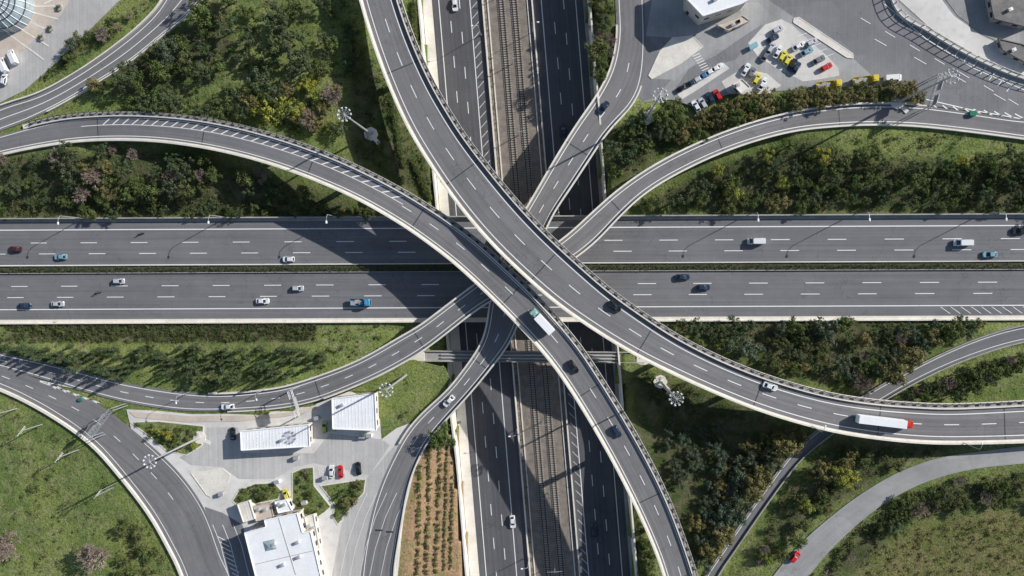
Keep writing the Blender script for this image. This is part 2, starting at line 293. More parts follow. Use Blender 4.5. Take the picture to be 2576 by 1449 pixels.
# ------------------------------------------------------------------ terrain
def inpoly(x,y,P):
    ins=np.zeros(np.shape(x),bool); k=len(P)
    for i in range(k):
        x1,y1=P[i][:2]; x2,y2=P[i-1][:2]
        c=((y1>y)!=(y2>y))&(x<(x2-x1)*(y-y1)/(y2-y1+1e-12)+x1); ins^=c
    return ins
def wp(P,z): P=np.array(P,float); return W(P[:,0],P[:,1],z)
gx=np.r_[-3000,-1500,-800,-450,-320,np.arange(-250,222,1.5),300,450,800,1500,3000]
gy=np.r_[-3000,-1500,-700,-350,-220,np.arange(-165,150,1.5),210,350,700,1500,3000]
GX,GY=np.meshgrid(gx,gy,indexing='ij')
a0,a1=W(0,679.5,0),W(2576,668,0); mdir=(a1-a0)[:2]/np.linalg.norm((a1-a0)[:2]); mn=np.array([-mdir[1],mdir[0]])
mdist=np.abs((GX-a0[0])*mn[0]+(GY-a0[1])*mn[1])
def sst(x): x=np.clip(x,0,1); return x*x*(3-2*x)
Z=2.85*sst((mdist-19)/18)
def sidewall(x,z=-7.):
    p,q2=W(nsline(x,0),0,z),W(nsline(x,1449),1449,z); return p,q2
def sd(x,X,Y):
    p,q2=sidewall(x); t=(Y-p[1])/(q2[1]-p[1]); return X-(p[0]+(q2[0]-p[0])*t)
dw,de=sd(1060,GX,GY),sd(1474,GX,GY)
Z=Z-4*sst(1-(-dw)/24)*(dw<0)
c=W(1725,1090,0); Z-=4.5*np.exp(-((GX-c[0])**2+(GY-c[1])**2)/24**2)
Z+=.25*np.sin(GX*.13+1.3*np.sin(GY*.09))*np.cos(GY*.11)*(mdist>22)-.15
for k in ('A','B','C','D','F','E','G','H','M'):
    r=ROADS[k]; base=3.0 if k not in('M','G') else 99
    sel=r['z']<base+1.3
    if not sel.any(): continue
    C=r['C'][sel]; hw=r['w'][sel]/2; best=np.full(GX.shape,1e9); zz=np.zeros(GX.shape)
    for p,h in zip(C,hw):
        d=np.hypot(GX-p[0],GY-p[1])-h; mk=d<best; best[mk]=d[mk]; zz[mk]=p[2]
    w=sst(1-(best-1.6)/(7 if k!='M' else 2.5)); Z=Z*(1-w)+(zz-.25)*w
for nm,z,mt,P,lb in PL:
    Pw=wp(P,z); mk=inpoly(GX,GY,Pw); Z[mk]=np.minimum(Z[mk],z-.25)
tr=(dw>-.6)&(de<.6); Z[tr]=-7.35
def gz(x,y):
    i=np.clip(np.searchsorted(gx,x)-1,0,len(gx)-2); j=np.clip(np.searchsorted(gy,y)-1,0,len(gy)-2)
    u=(x-gx[i])/(gx[i+1]-gx[i]); v=(y-gy[j])/(gy[j+1]-gy[j])
    return Z[i,j]*(1-u)*(1-v)+Z[i+1,j]*u*(1-v)+Z[i,j+1]*(1-u)*v+Z[i+1,j+1]*u*v
nx,ny=GX.shape; I=np.arange(nx*ny).reshape(nx,ny)
me=bpy.data.meshes.new('ground'); vs=np.stack([GX,GY,Z],-1).reshape(-1,3)
fs=np.stack([I[:-1,:-1],I[1:,:-1],I[1:,1:],I[:-1,1:]],-1).reshape(-1,4)
me.from_pydata(vs.tolist(),[],fs.tolist()); me.materials.append(M['grass']); me.shade_smooth()
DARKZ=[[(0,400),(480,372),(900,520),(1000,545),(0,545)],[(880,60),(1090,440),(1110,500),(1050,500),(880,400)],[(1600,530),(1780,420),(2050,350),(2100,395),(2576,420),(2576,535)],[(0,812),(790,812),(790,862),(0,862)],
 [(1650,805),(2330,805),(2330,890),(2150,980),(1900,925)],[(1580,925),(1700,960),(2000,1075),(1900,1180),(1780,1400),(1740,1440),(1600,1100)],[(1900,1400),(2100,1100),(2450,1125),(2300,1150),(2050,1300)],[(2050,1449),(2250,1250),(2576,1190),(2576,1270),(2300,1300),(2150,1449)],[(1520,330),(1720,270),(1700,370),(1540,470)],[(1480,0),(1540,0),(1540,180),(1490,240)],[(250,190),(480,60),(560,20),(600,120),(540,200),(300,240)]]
DRYZ=[[(2150,1449),(2300,1310),(2576,1270),(2800,1270),(2800,1700),(2100,1700)]]
SOILZ=[[(1020,1130),(1155,1100),(1180,1449),(1190,1650),(1000,1650),(1010,1449)]]
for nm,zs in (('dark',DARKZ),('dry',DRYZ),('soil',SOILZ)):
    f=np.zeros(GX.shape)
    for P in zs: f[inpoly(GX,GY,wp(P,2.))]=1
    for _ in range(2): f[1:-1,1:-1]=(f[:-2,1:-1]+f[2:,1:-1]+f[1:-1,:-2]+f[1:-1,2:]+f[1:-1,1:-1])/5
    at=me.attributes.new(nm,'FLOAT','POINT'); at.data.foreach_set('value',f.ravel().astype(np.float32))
obj('ground',me,label='grassy embankments and verges around the interchange',cat='ground',kind='structure')
for nm,z,mt,P,lb in PL:
    mb=MB(); top=wp(P,z); k=len(P)
    tri=mathutils.geometry.tessellate_polygon([[Vector(p) for p in top]])
    bot=top.copy(); bot[:,2]-=.5
    mb.add(list(top)+list(bot),[tuple(t) for t in tri]+[(i,(i+1)%k,k+(i+1)%k,k+i) for i in range(k)])
    obj(nm,mb.mesh(nm,M[mt]),label=lb,cat='pavement',kind='structure')
    if nm in('garden_bed','traffic_island'):
        mb=MB(); c=top.mean(0)
        for i in range(k):
            a,b=top[i],top[(i+1)%k]; d=b-a; m_=(a+b)/2; mb.box((m_[0],m_[1],z),(np.linalg.norm(d)+.1,.3,.1+.004*i),math.atan2(d[1],d[0]))
        obj('kerb',mb.mesh('kerb',M['conc']),label='pale concrete kerb around the '+nm.replace('_',' '),cat='kerb')
# ------------------------------------------------------------------ build roads
def rmesh(nm,r,mt,lb,o0=0.,o1=0.,dz=0.,cat='road'):
    mb=MB(); mb.strip(lat(r,0,o0,dz),lat(r,1,-o1,dz),0,r['S']); return obj(nm,mb.mesh(nm,M[mt]),label=lb,cat=cat,kind='structure')
rmesh('motorway',Mw,'asph_m','straight dark asphalt motorway with two carriageways')
def wallobj(nm,r,t,e0,e1,zb,zt,mt,lb,cat='wall',lo=-1e9,hi=1e9,par=None):
    mb=MB(); sl=rangemask(r,lo,hi)
    mb.prism([lat(r,t,e0,zb)[sl],lat(r,t,e0,zt)[sl],lat(r,t,e1,zt)[sl],lat(r,t,e1,zb)[sl]])
    return obj(nm,mb.mesh(nm,M[mt]),par,None if par else lb,None if par else cat)
wallobj('parapet_wall',Mw,0,-.5,-.1,-1.5,1.7,'conc_d','low weathered concrete wall along the motorway')
wallobj('parapet_wall',Mw,1,.9,1.3,-1.5,.9,'conc','low pale concrete wall along the motorway')
wallobj('kerb',Mw,1,-.2,.9,-1.5,.15,'conc','pale concrete edge strip of the motorway','kerb')
wallobj('kerb',Mw,0,-.1,.9,-1.5,.12,'conc_d','concrete drain strip of the motorway','kerb')
for e in (-1.4,1.15): wallobj('median_kerb',Mw,.497,e,e+.22,-.2,.6,'conc_d','low concrete barrier beside the median hedge','barrier')
mb=MB(); mb.strip(lat(Mw,.497,-1.18,.12),lat(Mw,.497,1.15,.12)); obj('median_strip',mb.mesh('median_strip',M['dsoil']),label='narrow dark earth strip of the motorway median',cat='ground',kind='structure')
mb=MB(); sl=rangemask(Mw,1030,1580); mb.prism([lat(Mw,0,-.5,-.1)[sl],lat(Mw,1,1.3,-.1)[sl],lat(Mw,1,1.3,-1.5)[sl],lat(Mw,0,-.5,-1.5)[sl]]); obj('motorway_bridge_deck',mb.mesh('motorway_bridge_deck',M['conc_d']),label='concrete slab carrying the motorway over the cutting',cat='bridge')
mb=MB()
for t in (26/253,115/253,134/253,226/253): line(mb,Mw,t,0,.32)
for t,ph in ((58.5/253,1.),(86/253,4.),(167.5/253,12.),(195.5/253,10.5)): line(mb,Mw,t,0,.24,on=6,per=18.15,ph=ph)
hatch(mb,Mw,226/253,.4,2.6,2330,3000,3.2,.3,3.)
obj('road_marking',mb.mesh('road_marking',M['paint']),label='white lane lines on the motorway',cat='road marking',kind='structure')
for k,nm,mt,lb in (('F','slip_road','asph_f','curving asphalt slip road'),('E','exit_road','asph_f','wide asphalt exit road bending to the toll plaza'),('G','slip_road','asph_m','narrow asphalt slip road passing below the flyover'),('H','country_road','asph_l','worn grey country road')):
    rmesh(nm,ROADS[k],mt,lb)
def gmark(k,specs,lb):
    mb=MB()
    for s in specs:
        s=dict(s); h=s.pop('h',0)
        (hatch if h else line)(mb,ROADS[k],**s)
    obj('road_marking',mb.mesh('road_marking',M['paint']),label=lb,cat='road marking',kind='structure')
gmark('F',[dict(t=0,e=1.2),dict(t=1,e=-.9),dict(t=.52,e=0)],'white lines on the slip road')
gmark('E',[dict(t=0,e=1.,lo=330),dict(t=1,e=-1.4),dict(t=.45,e=0,on=3,per=9,hi=450)],'white lines on the exit road')
gmark('G',[dict(t=0,e=.8,w=.18),dict(t=1,e=-.7,w=.18,lo=2150)],'white lines on the narrow slip road')
for k,t,e0,e1,lb in (('F',0,-.4,0.,'low wall'),('F',1,0.,.4,'low wall'),('E',1,0,.9,'pale concrete edge wall'),('G',0,-.3,0,'pale wall'),('G',1,0,.4,'pale wall')):
    wallobj('parapet_wall',ROADS[k],t,e0,e1,-.6,.75,'conc' if k!='G' else 'conc_d','low pale concrete wall beside the road',lo=(105 if (k,t)==('F',1) else -1e9))
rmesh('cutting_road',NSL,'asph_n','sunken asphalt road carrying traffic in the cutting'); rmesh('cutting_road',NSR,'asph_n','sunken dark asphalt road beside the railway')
rmesh('railway_ballast',NST,'ballast','grey-beige ballast bed of the railway',cat='railway')
mb=MB()
for r,es in ((NSL,(2.4,13.1)),(NSR,(2.9,14.5))):
    for e in es: line(mb,r,0,e,.28)
for r,es in ((NSL,(6.0,9.5)),(NSR,(6.8,10.4))):
    for i,e in enumerate(es): line(mb,r,0,e,.24,on=4,per=12,ph=3+i*4)
obj('road_marking',mb.mesh('road_marking',M['paint']),label='white lane lines on the sunken roads',cat='road marking',kind='structure')
mb=MB(); hatch(mb,NSL,0,13.4,15.6,-330,560,3.4,.4,-2.2); hatch(mb,NSR,0,.8,2.7,860,1750,3.4,.4,2.2)
obj('road_marking',mb.mesh('road_marking',M['paint_o']),label='faded hatching beside the railway barrier',cat='road marking',kind='structure')
for r,t,e0,e1,h in ((NSL,1,0.,.5,.9),(NSR,0,-.5,0.,.9)): wallobj('barrier_wall',r,t,e0,e1,-.4,h,'conc','concrete barrier between sunken road and railway','barrier')
for e in (1.6,-1.9): wallobj('cable_trough',NST,0 if e>0 else 1,e,e+.4,-.2,.25,'conc','pale concrete cable trough beside the track','cable trough')
pstr=NS('PS',1062,1086,-6.85); rmesh('concrete_verge',pstr,'conc','pale concrete verge of the sunken road')
rv=NS('RV',1466,1475,-6.85); rmesh('concrete_verge',rv,'conc_d','concrete verge below the retaining wall')
def retain(x,side,y0,y1,extra,lb):
    ys=np.arange(y0,y1+1,20.); P=W(nsline(x,ys),ys,-7.)
    out=P.copy(); out[:,0]+=side*1.8; top=np.array([gz(p[0],p[1]) for p in out])+extra
    for _ in range(3): top[1:-1]=(top[:-2]+top[1:-1]+top[2:])/3
    A=P.copy();B=P.copy();B[:,0]+=side*.55; A2=A.copy();B2=B.copy();A2[:,2]=B2[:,2]=top;A[:,2]=B[:,2]=-7.5
    mb=MB(); mb.prism([A,A2,B2,B]); obj('retaining_wall',mb.mesh('retaining_wall',M['conc']),label=lb,cat='wall')
for x,s,e in ((1061,-1,.5),(1475,1,.9)):
    retain(x,s,-330,546,e,'tall concrete retaining wall of the road cutting'); retain(x,s,806,1750,e,'tall concrete retaining wall of the road cutting')
for cx in (1260,1293):
    tr_=empty('railway_track','railway track with two rails on concrete sleepers','railway track')
    r=road('T%d'%cx,[(nsline(cx-6,y),y) for y in (-330,0,700,1449,1750)],[(nsline(cx+6,y),y) for y in (-330,0,700,1449,1750)],1,[(-400,-7.),(1800,-7.)])
    mb=MB(); u=0; ang=math.atan2(r['dir'][5][1],r['dir'][5][0])
    while u<r['S'][-1]:
        p=seg(r,r['C'],[u])[0]; mb.box((p[0],p[1],p[2]+.02),(2.6,.34,.2),ang); u+=.8
    o=obj('sleeper_row',mb.mesh('sleeper_row',M['sleeper']),tr_); o['kind']='stuff'
    for sgn in (-.72,.72):
        mb=MB(); mb.prism([lat(r,.5,sgn-.11,.1),lat(r,.5,sgn-.11,.28),lat(r,.5,sgn+.11,.28),lat(r,.5,sgn+.11,.1)]); obj('rail',mb.mesh('rail',M['rail']),tr_)
# ------------------------------------------------------------------ flyovers
def inlane(p):
    md=abs((p[0]-a0[0])*mn[0]+(p[1]-a0[1])*mn[1])
    if md<18.5: return md>1.5
    for r in (NSL,NSR,NST):
        i=np.hypot(r['C'][:,0]-p[0],r['C'][:,1]-p[1]).argmin()
        if np.hypot(*(r['C'][i]-p)[:2])<r['w'][i]/2+1: return True
    return False
b_=MB(); b_.box((0,0,0),(1.25,.55,.1)); DASH=b_.mesh('walkway_dash',M['dsteel'])  # dark flat boxes forming the dashed pattern along the flyover walkway
b_=MB(); b_.box((0,0,0),(.3,.3,.5)); STAN=b_.mesh('drain_spout',M['conc_d'])
def flyover(key,lab,lo,hi,parL,parR,walkR,marks,deckdep=1.3,nm='flyover'):
    r=ROADS[key]; e=empty(nm,lab,'bridge')
    wr=1.5 if walkR else .5
    mb=MB(); mb.strip(lat(r,0,.4),lat(r,1,-wr+.05),0,r['S']); obj('road_surface',mb.mesh('road_surface',M['asph_f']),e)
    sl=rangemask(r,lo,hi)
    mb=MB(); mb.prism([lat(r,0,0,-.06)[sl],lat(r,1,0,-.06)[sl],lat(r,1,0,-.5)[sl],lat(r,.8,0,-deckdep)[sl],lat(r,.2,0,-deckdep)[sl],lat(r,0,0,-.5)[sl]]); obj('deck',mb.mesh('deck',M['conc']),e)
    def par(t,e0,e1,zt,rg,nm='parapet',mt='conc',zb=-.4):
        s2=rangemask(r,*rg); mb=MB(); mb.prism([lat(r,t,e0,zb)[s2],lat(r,t,e0,zt)[s2],lat(r,t,e1,zt)[s2],lat(r,t,e1,zb)[s2]]); obj(nm,mb.mesh(nm,M[mt]),e)
    par(0,-.12,.42,.85,parL)
    if walkR: par(0,.42,.95,.12,parL,'kerb')
    def railing(t,ee,rg,zb,zt,post=2.4,nm='guard_rail',w=.16,mt='dsteel'):
        s2=rangemask(r,*rg); mb=MB(); P=lat(r,t,ee)
        u=r['S'][s2][0]
        while u<r['S'][s2][-1]:
            p=seg(r,P,[u])[0]; mb.box((p[0],p[1],p[2]+(zb+zt)/2),(w,w,zt-zb)); u+=post
        for zz in (zt,(zb+zt)/2): mb.prism([lat(r,t,ee-.05,zz-.05)[s2],lat(r,t,ee-.05,zz+.05)[s2],lat(r,t,ee+.05,zz+.05)[s2],lat(r,t,ee+.05,zz-.05)[s2]])
        obj(nm,mb.mesh(nm,M[mt]),e)
    s2=rangemask(r,*parL); P=lat(r,0,-.16); u=r['S'][s2][0]
    while u<r['S'][s2][-1]:
        p=seg(r,P,[u])[0]; obj('drain_spout',STAN,e,loc=(p[0],p[1],p[2]+.1)); u+=4.5
    if walkR:
        par(1,-1.5,-.05,.22,parR,'walkway','conc_d'); par(1,-1.62,-1.3,.8,parR); par(1,-.12,.15,.35,parR,'kerb')
        railing(1,-.05,parR,.3,1.25,2.2,'railing',.2); 
        s2=rangemask(r,*parR); P=lat(r,1,-.75); u=r['S'][s2][0]; i=0
        step=max(2.2,(r['S'][s2][-1]-u)/98)
        while u<r['S'][s2][-1]-1:
            p=seg(r,P,[u])[0]; q2=seg(r,P,[u+.5])[0]; obj('walkway_dash',DASH,e,loc=(p[0],p[1],p[2]+.25),rz=math.atan2(q2[1]-p[1],q2[0]-p[0])); u+=step
    else: par(1,-.42,.12,.85,parR)
    mb=MB()
    for s in marks:
        s=dict(s); h=s.pop('h',0); (hatch if h else line)(mb,r,**s)
    obj('lane_marking',mb.mesh('lane_marking',M['paint']),e)
    u=r['S'][sl][0]+14; i=0
    while u<r['S'][sl][-1]-5:
        A,B=lat(r,0,.45,.02),lat(r,1,-wr,.02); a=seg(r,A,[u,u+.3]); b2=seg(r,B,[u,u+.3])
        if i%3==1: mb=MB(); mb.add([a[0],a[1],b2[1],b2[0]],[(0,1,2,3)]); obj('expansion_joint',mb.mesh('expansion_joint',M['dsteel']),e)
        c=seg(r,r['C'],[u])[0]
        g=float(gz(c[0],c[1]))
        if i%2==0 and not inlane(c) and c[2]-g>3.2:
            pm=MB(); pm.cyl((c[0],c[1],g-.5),(c[0],c[1],c[2]-deckdep-.7),.95,.95,14); d=r['dir'][min(len(r['dir'])-1,np.searchsorted(r['S'],u))]
            pm.box((c[0],c[1],c[2]-deckdep-.35),(np.interp(u,r['S'],r['w'])*.62,1.9,.72),math.atan2(d[1],d[0])); obj('pier',pm.mesh('pier',M['conc_d']),e)
        u+=13; i+=1
    return e
flyover('A','high curving concrete flyover with two asphalt lanes',-1e9,1e9,(-1e9,1e9),(-1e9,1e9),True,
  [dict(t=0,e=2.2,w=.28),dict(t=1,e=-3.3,w=.28),dict(t=.5,e=-.3,on=4.6,per=11.6,ph=3,w=.26)])
flyover('B','high curving concrete flyover with hatched shoulder',60,1e9,(-1e9,1e9),(78,1e9),True,
  [dict(t=0,e=1.6,w=.26),dict(t=1,e=-2.1,w=.22),dict(t=.52,e=0,on=3.5,per=10.5,lo=1010),dict(t=1,e=-4.3,w=.22,lo=200,hi=1020),dict(h=1,t=1,e0=-4.2,e1=-2.2,lo=230,hi=1020,per=3.6,w=.6,sk=2.6)])
flyover('C','lower curving ramp bridge between the yards',200,1010,(60,1130),(262,1500),False,
  [dict(t=0,e=1.3),dict(t=1,e=-1.3),dict(t=.5,e=0,on=3,per=9,lo=150,hi=1130)],.8,'ramp_bridge')
flyover('D','curving ramp bridge over the motorway',560,2330,(520,2310),(800,2900),False,
  [dict(t=0,e=1.3),dict(t=1,e=-1.3),dict(t=.5,e=0,on=3,per=9,lo=-300,hi=1300)],.9,'ramp_bridge')
e=empty('service_bridge','narrow concrete service bridge crossing the railway cutting','bridge')
P=W([1050,1620],[897,897],0.3); mb=MB(); mid=(P[0]+P[1])/2; mb.box((mid[0],mid[1],0.),(P[1][0]-P[0][0],3.6,1.)); obj('deck',mb.mesh('deck',M['conc_d']),e)
for s in (-1.7,1.7):
    mb=MB(); mb.box((mid[0],mid[1]+s,.85),(P[1][0]-P[0][0],.3,.7)); obj('parapet',mb.mesh('parapet',M['conc_d']),e)
for p in P:
    mb=MB(); mb.box((p[0],p[1],-.1),(5,5.2,2.4)); obj('abutment',mb.mesh('abutment',M['conc']),e)
for k in range(2): mb=MB(); mb.cyl((mid[0]-30,mid[1]-.6+k*1.1,.85),(mid[0]+30,mid[1]-.6+k*1.1,.85),.28,.28,8); obj('pipe',mb.mesh('pipe',M['steel']),e)
# ------------------------------------------------------------------ vegetation
def quads(name,cen,nor,size,tint,mt,asp=.75):
    k=len(cen); r=rng.normal(size=(k,3)); t1=np.cross(nor,r); t1/=np.linalg.norm(t1,axis=1)[:,None]+1e-9; t2=np.cross(nor,t1); t2/=np.linalg.norm(t2,axis=1)[:,None]+1e-9
    s=size[:,None]/2; v=np.stack([cen+t1*s,cen+t2*s*asp,cen-t1*s,cen-t2*s*asp],1).reshape(-1,3)
    me=bpy.data.meshes.new(name); me.vertices.add(4*k); me.vertices.foreach_set('co',v.astype(np.float32).ravel())
    me.loops.add(4*k); me.loops.foreach_set('vertex_index',np.arange(4*k,dtype=np.int32)); me.polygons.add(k)
    me.polygons.foreach_set('loop_start',np.arange(0,4*k,4,dtype=np.int32)); me.polygons.foreach_set('loop_total',np.full(k,4,np.int32))
    at=me.attributes.new('tint','FLOAT','FACE'); at.data.foreach_set('value',tint.astype(np.float32))
    me.materials.append(mt); me.update(calc_edges=True); return me
def clumped(cc,cr,cnt,lo,hi,flat=1.,ctint=None):
    k=len(cc); idx=np.repeat(np.arange(k),cnt); d=rng.normal(size=(len(idx),3)); d/=np.linalg.norm(d,axis=1)[:,None]; d[:,2]=np.where(d[:,2]<-.3,-d[:,2],d[:,2])
    rad=cr[idx]*(rng.random(len(idx))**.4)*rng.uniform(.85,1.15,len(idx))
    p=cc[idx]+d*rad[:,None]*np.array([1,1,flat]); nrm=d*.9+rng.normal(size=d.shape)*.4; nrm[:,2]=np.abs(nrm[:,2])+.1; nrm/=np.linalg.norm(nrm,axis=1)[:,None]
    ct=rng.random(k) if ctint is None else ctint
    t=np.clip(.45*ct[idx]+.3*rng.random(len(idx))+.25*(rad/(cr[idx]+1e-6))*np.clip(d[:,2],0,1),0,1)  # upper outer leaves painted lighter, top light put into the tint
    return p,nrm,rng.uniform(lo,hi,len(idx)),t
def crown(kind,seed):
    if kind=='bare':
        mb=MB(); rr=random.Random(seed)
        def br(p,d,L,r,lv):
            q2=p+d*L; mb.cyl(p,q2,r,r*.6,3)
            if lv==0: return
            for _ in range(4 if lv>1 else 5):
                nd=(d+Vector((rr.gauss(0,.6),rr.gauss(0,.6),rr.gauss(0,.35)+.08))).normalized(); br(q2 if rr.random()<.6 else p+d*L*.6,nd,L*.68,max(r*.64,.03),lv-1)
        for i in range(7):
            a=i*.9+rr.random()*.5; br(Vector((0,0,1.)),Vector((math.cos(a)*.8,math.sin(a)*.8,.8)).normalized(),1.3,.1,4 if i<4 else 3)
        me=mb.mesh('bare_crown',M['f_bare']); at=me.attributes.new('tint','FLOAT','FACE'); at.data.foreach_set('value',rng.random(len(me.polygons)).astype(np.float32)); return me
    if kind=='cypress':
        k=46; t=np.linspace(0,1,k); z=.5+t*4.6; a=rng.random(k)*6.28; rr=(1-t)**.8*.75
        cc=np.c_[np.cos(a)*rr,np.sin(a)*rr,z]; cr=.28+.45*(1-t); 
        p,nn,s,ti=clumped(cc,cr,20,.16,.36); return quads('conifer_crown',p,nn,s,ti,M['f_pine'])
    k={'pine':34,'broad':26,'blue':24,'gold':30,'yellow':22,'bush':16}[kind]
    th=rng.random(k)*6.283; rad=np.sqrt(rng.random(k)); h=rng.random(k)
    lob=1+.22*np.sin(th*3+seed)+.15*np.sin(th*5+seed*2)
    if kind=='pine': cc=np.c_[np.cos(th)*rad*2.6*lob,np.sin(th)*rad*2.6*lob,2.6+2.6*h*(1-.55*rad)]; cr=rng.uniform(.45,.85,k); n_=46; lo,hi=.15,.42
    elif kind=='bush': cc=np.c_[np.cos(th)*rad*1.7*lob,np.sin(th)*rad*1.7*lob,.5+1.0*h*(1-.5*rad)]; cr=rng.uniform(.45,.75,k); n_=45; lo,hi=.16,.38
    else: cc=np.c_[np.cos(th)*rad*2.3*lob,np.sin(th)*rad*2.3*lob,2.+2.9*h*(1-.6*rad)]; cr=rng.uniform(.55,1.05,k); n_=60; lo,hi=.18,.46
    ct=np.clip(.55*rng.random(k)+.6*(cc[:,2]-cc[:,2].min())/(np.ptp(cc[:,2])+.01),0,1)  # brighter crown tops: light from above painted into the clump tint
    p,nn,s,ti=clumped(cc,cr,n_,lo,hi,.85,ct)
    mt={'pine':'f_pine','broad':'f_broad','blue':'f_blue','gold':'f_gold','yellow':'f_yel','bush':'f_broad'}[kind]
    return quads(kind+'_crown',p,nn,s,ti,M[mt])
def trunkm(seed,h=2.6,r=.2):
    mb=MB(); rr=random.Random(seed); mb.cyl((0,0,-.4),(0.05,0,h*.6),r,r*.75,7); mb.cyl((.05,0,h*.6),(0,.05,h+.9),r*.75,r*.3,6)
    for i in range(5):
        a=i*1.26+rr.random(); mb.cyl((0,0,h*.55+.1*i),(math.cos(a)*1.4,math.sin(a)*1.4,h+.7+.2*i),r*.45,r*.14,5)
    return mb.mesh('trunk',M['bark'])
TM={}
NM={'pine':('pine_tree','dark green pine tree on the embankment'),'broad':('broadleaf_tree','leafy green tree on the embankment'),'blue':('eucalyptus_tree','grey-green tree growing below the flyover'),
 'gold':('golden_tree','olive-gold tree beside the road'),'yellow':('yellow_shrub','bright yellow-green shrub on the slope'),'bare':('bare_tree','leafless pinkish-grey tree on the slope'),'cypress':('conifer_tree','small slim conifer on the grassy bank'),'bush':('shrub','rounded dark green shrub')}
for k in NM:
    nv={'bare':3,'yellow':2}.get(k,4); TM[k]=[(crown(k,i+1),trunkm(i,.6 if k in('bush','yellow','cypress') else (1.0 if k=='bare' else 2.4),.12 if k in('bush','cypress') else .2)) for i in range(nv)]
kd=[]
for k,r in ROADS.items():
    if k[0]=='T': continue
    for p,w in zip(r['C'],r['w']): kd.append((p,w/2))
KD=KDTree(len(kd)); [KD.insert((p[0],p[1],0),i) for i,(p,_) in enumerate(kd)]; KD.balance()
PLW=[wp(P,z) for nm,z,mt,P,lb in PL if mt not in('grass','soil')]
BEDS=[wp(P,z) for nm,z,mt,P,lb in PL if nm=='garden_bed']
def clear(x,y,m):
    for co,i,d in KD.find_range((x,y,0),19+m):
        if d<kd[i][1]+m: return False
    return True
def offpl(x,y):
    X_=np.array(x);Y_=np.array(y)
    if any(inpoly(X_,Y_,P) for P in BEDS): return True
    return not any(inpoly(X_,Y_,P) for P in PLW)
def tree(kind,x,y,s,group='trees and shrubs on the embankments'):
    nm,lb=NM[kind]; cm,tm=random.choice(TM[kind]); s=s*random.uniform(.92,1.08)
    zg=float(gz(x,y))
    for P in BEDS:
        if inpoly(np.array(x),np.array(y),P): zg=3.1
    e=empty(nm,lb,'shrub' if kind in('bush','yellow') else 'tree',(x,y,zg),random.random()*6.28,s,group)
    e.scale=(s,s*random.uniform(.9,1.1),s*random.uniform(.85,1.2))
    obj('trunk',tm,e); obj('crown',cm,e)
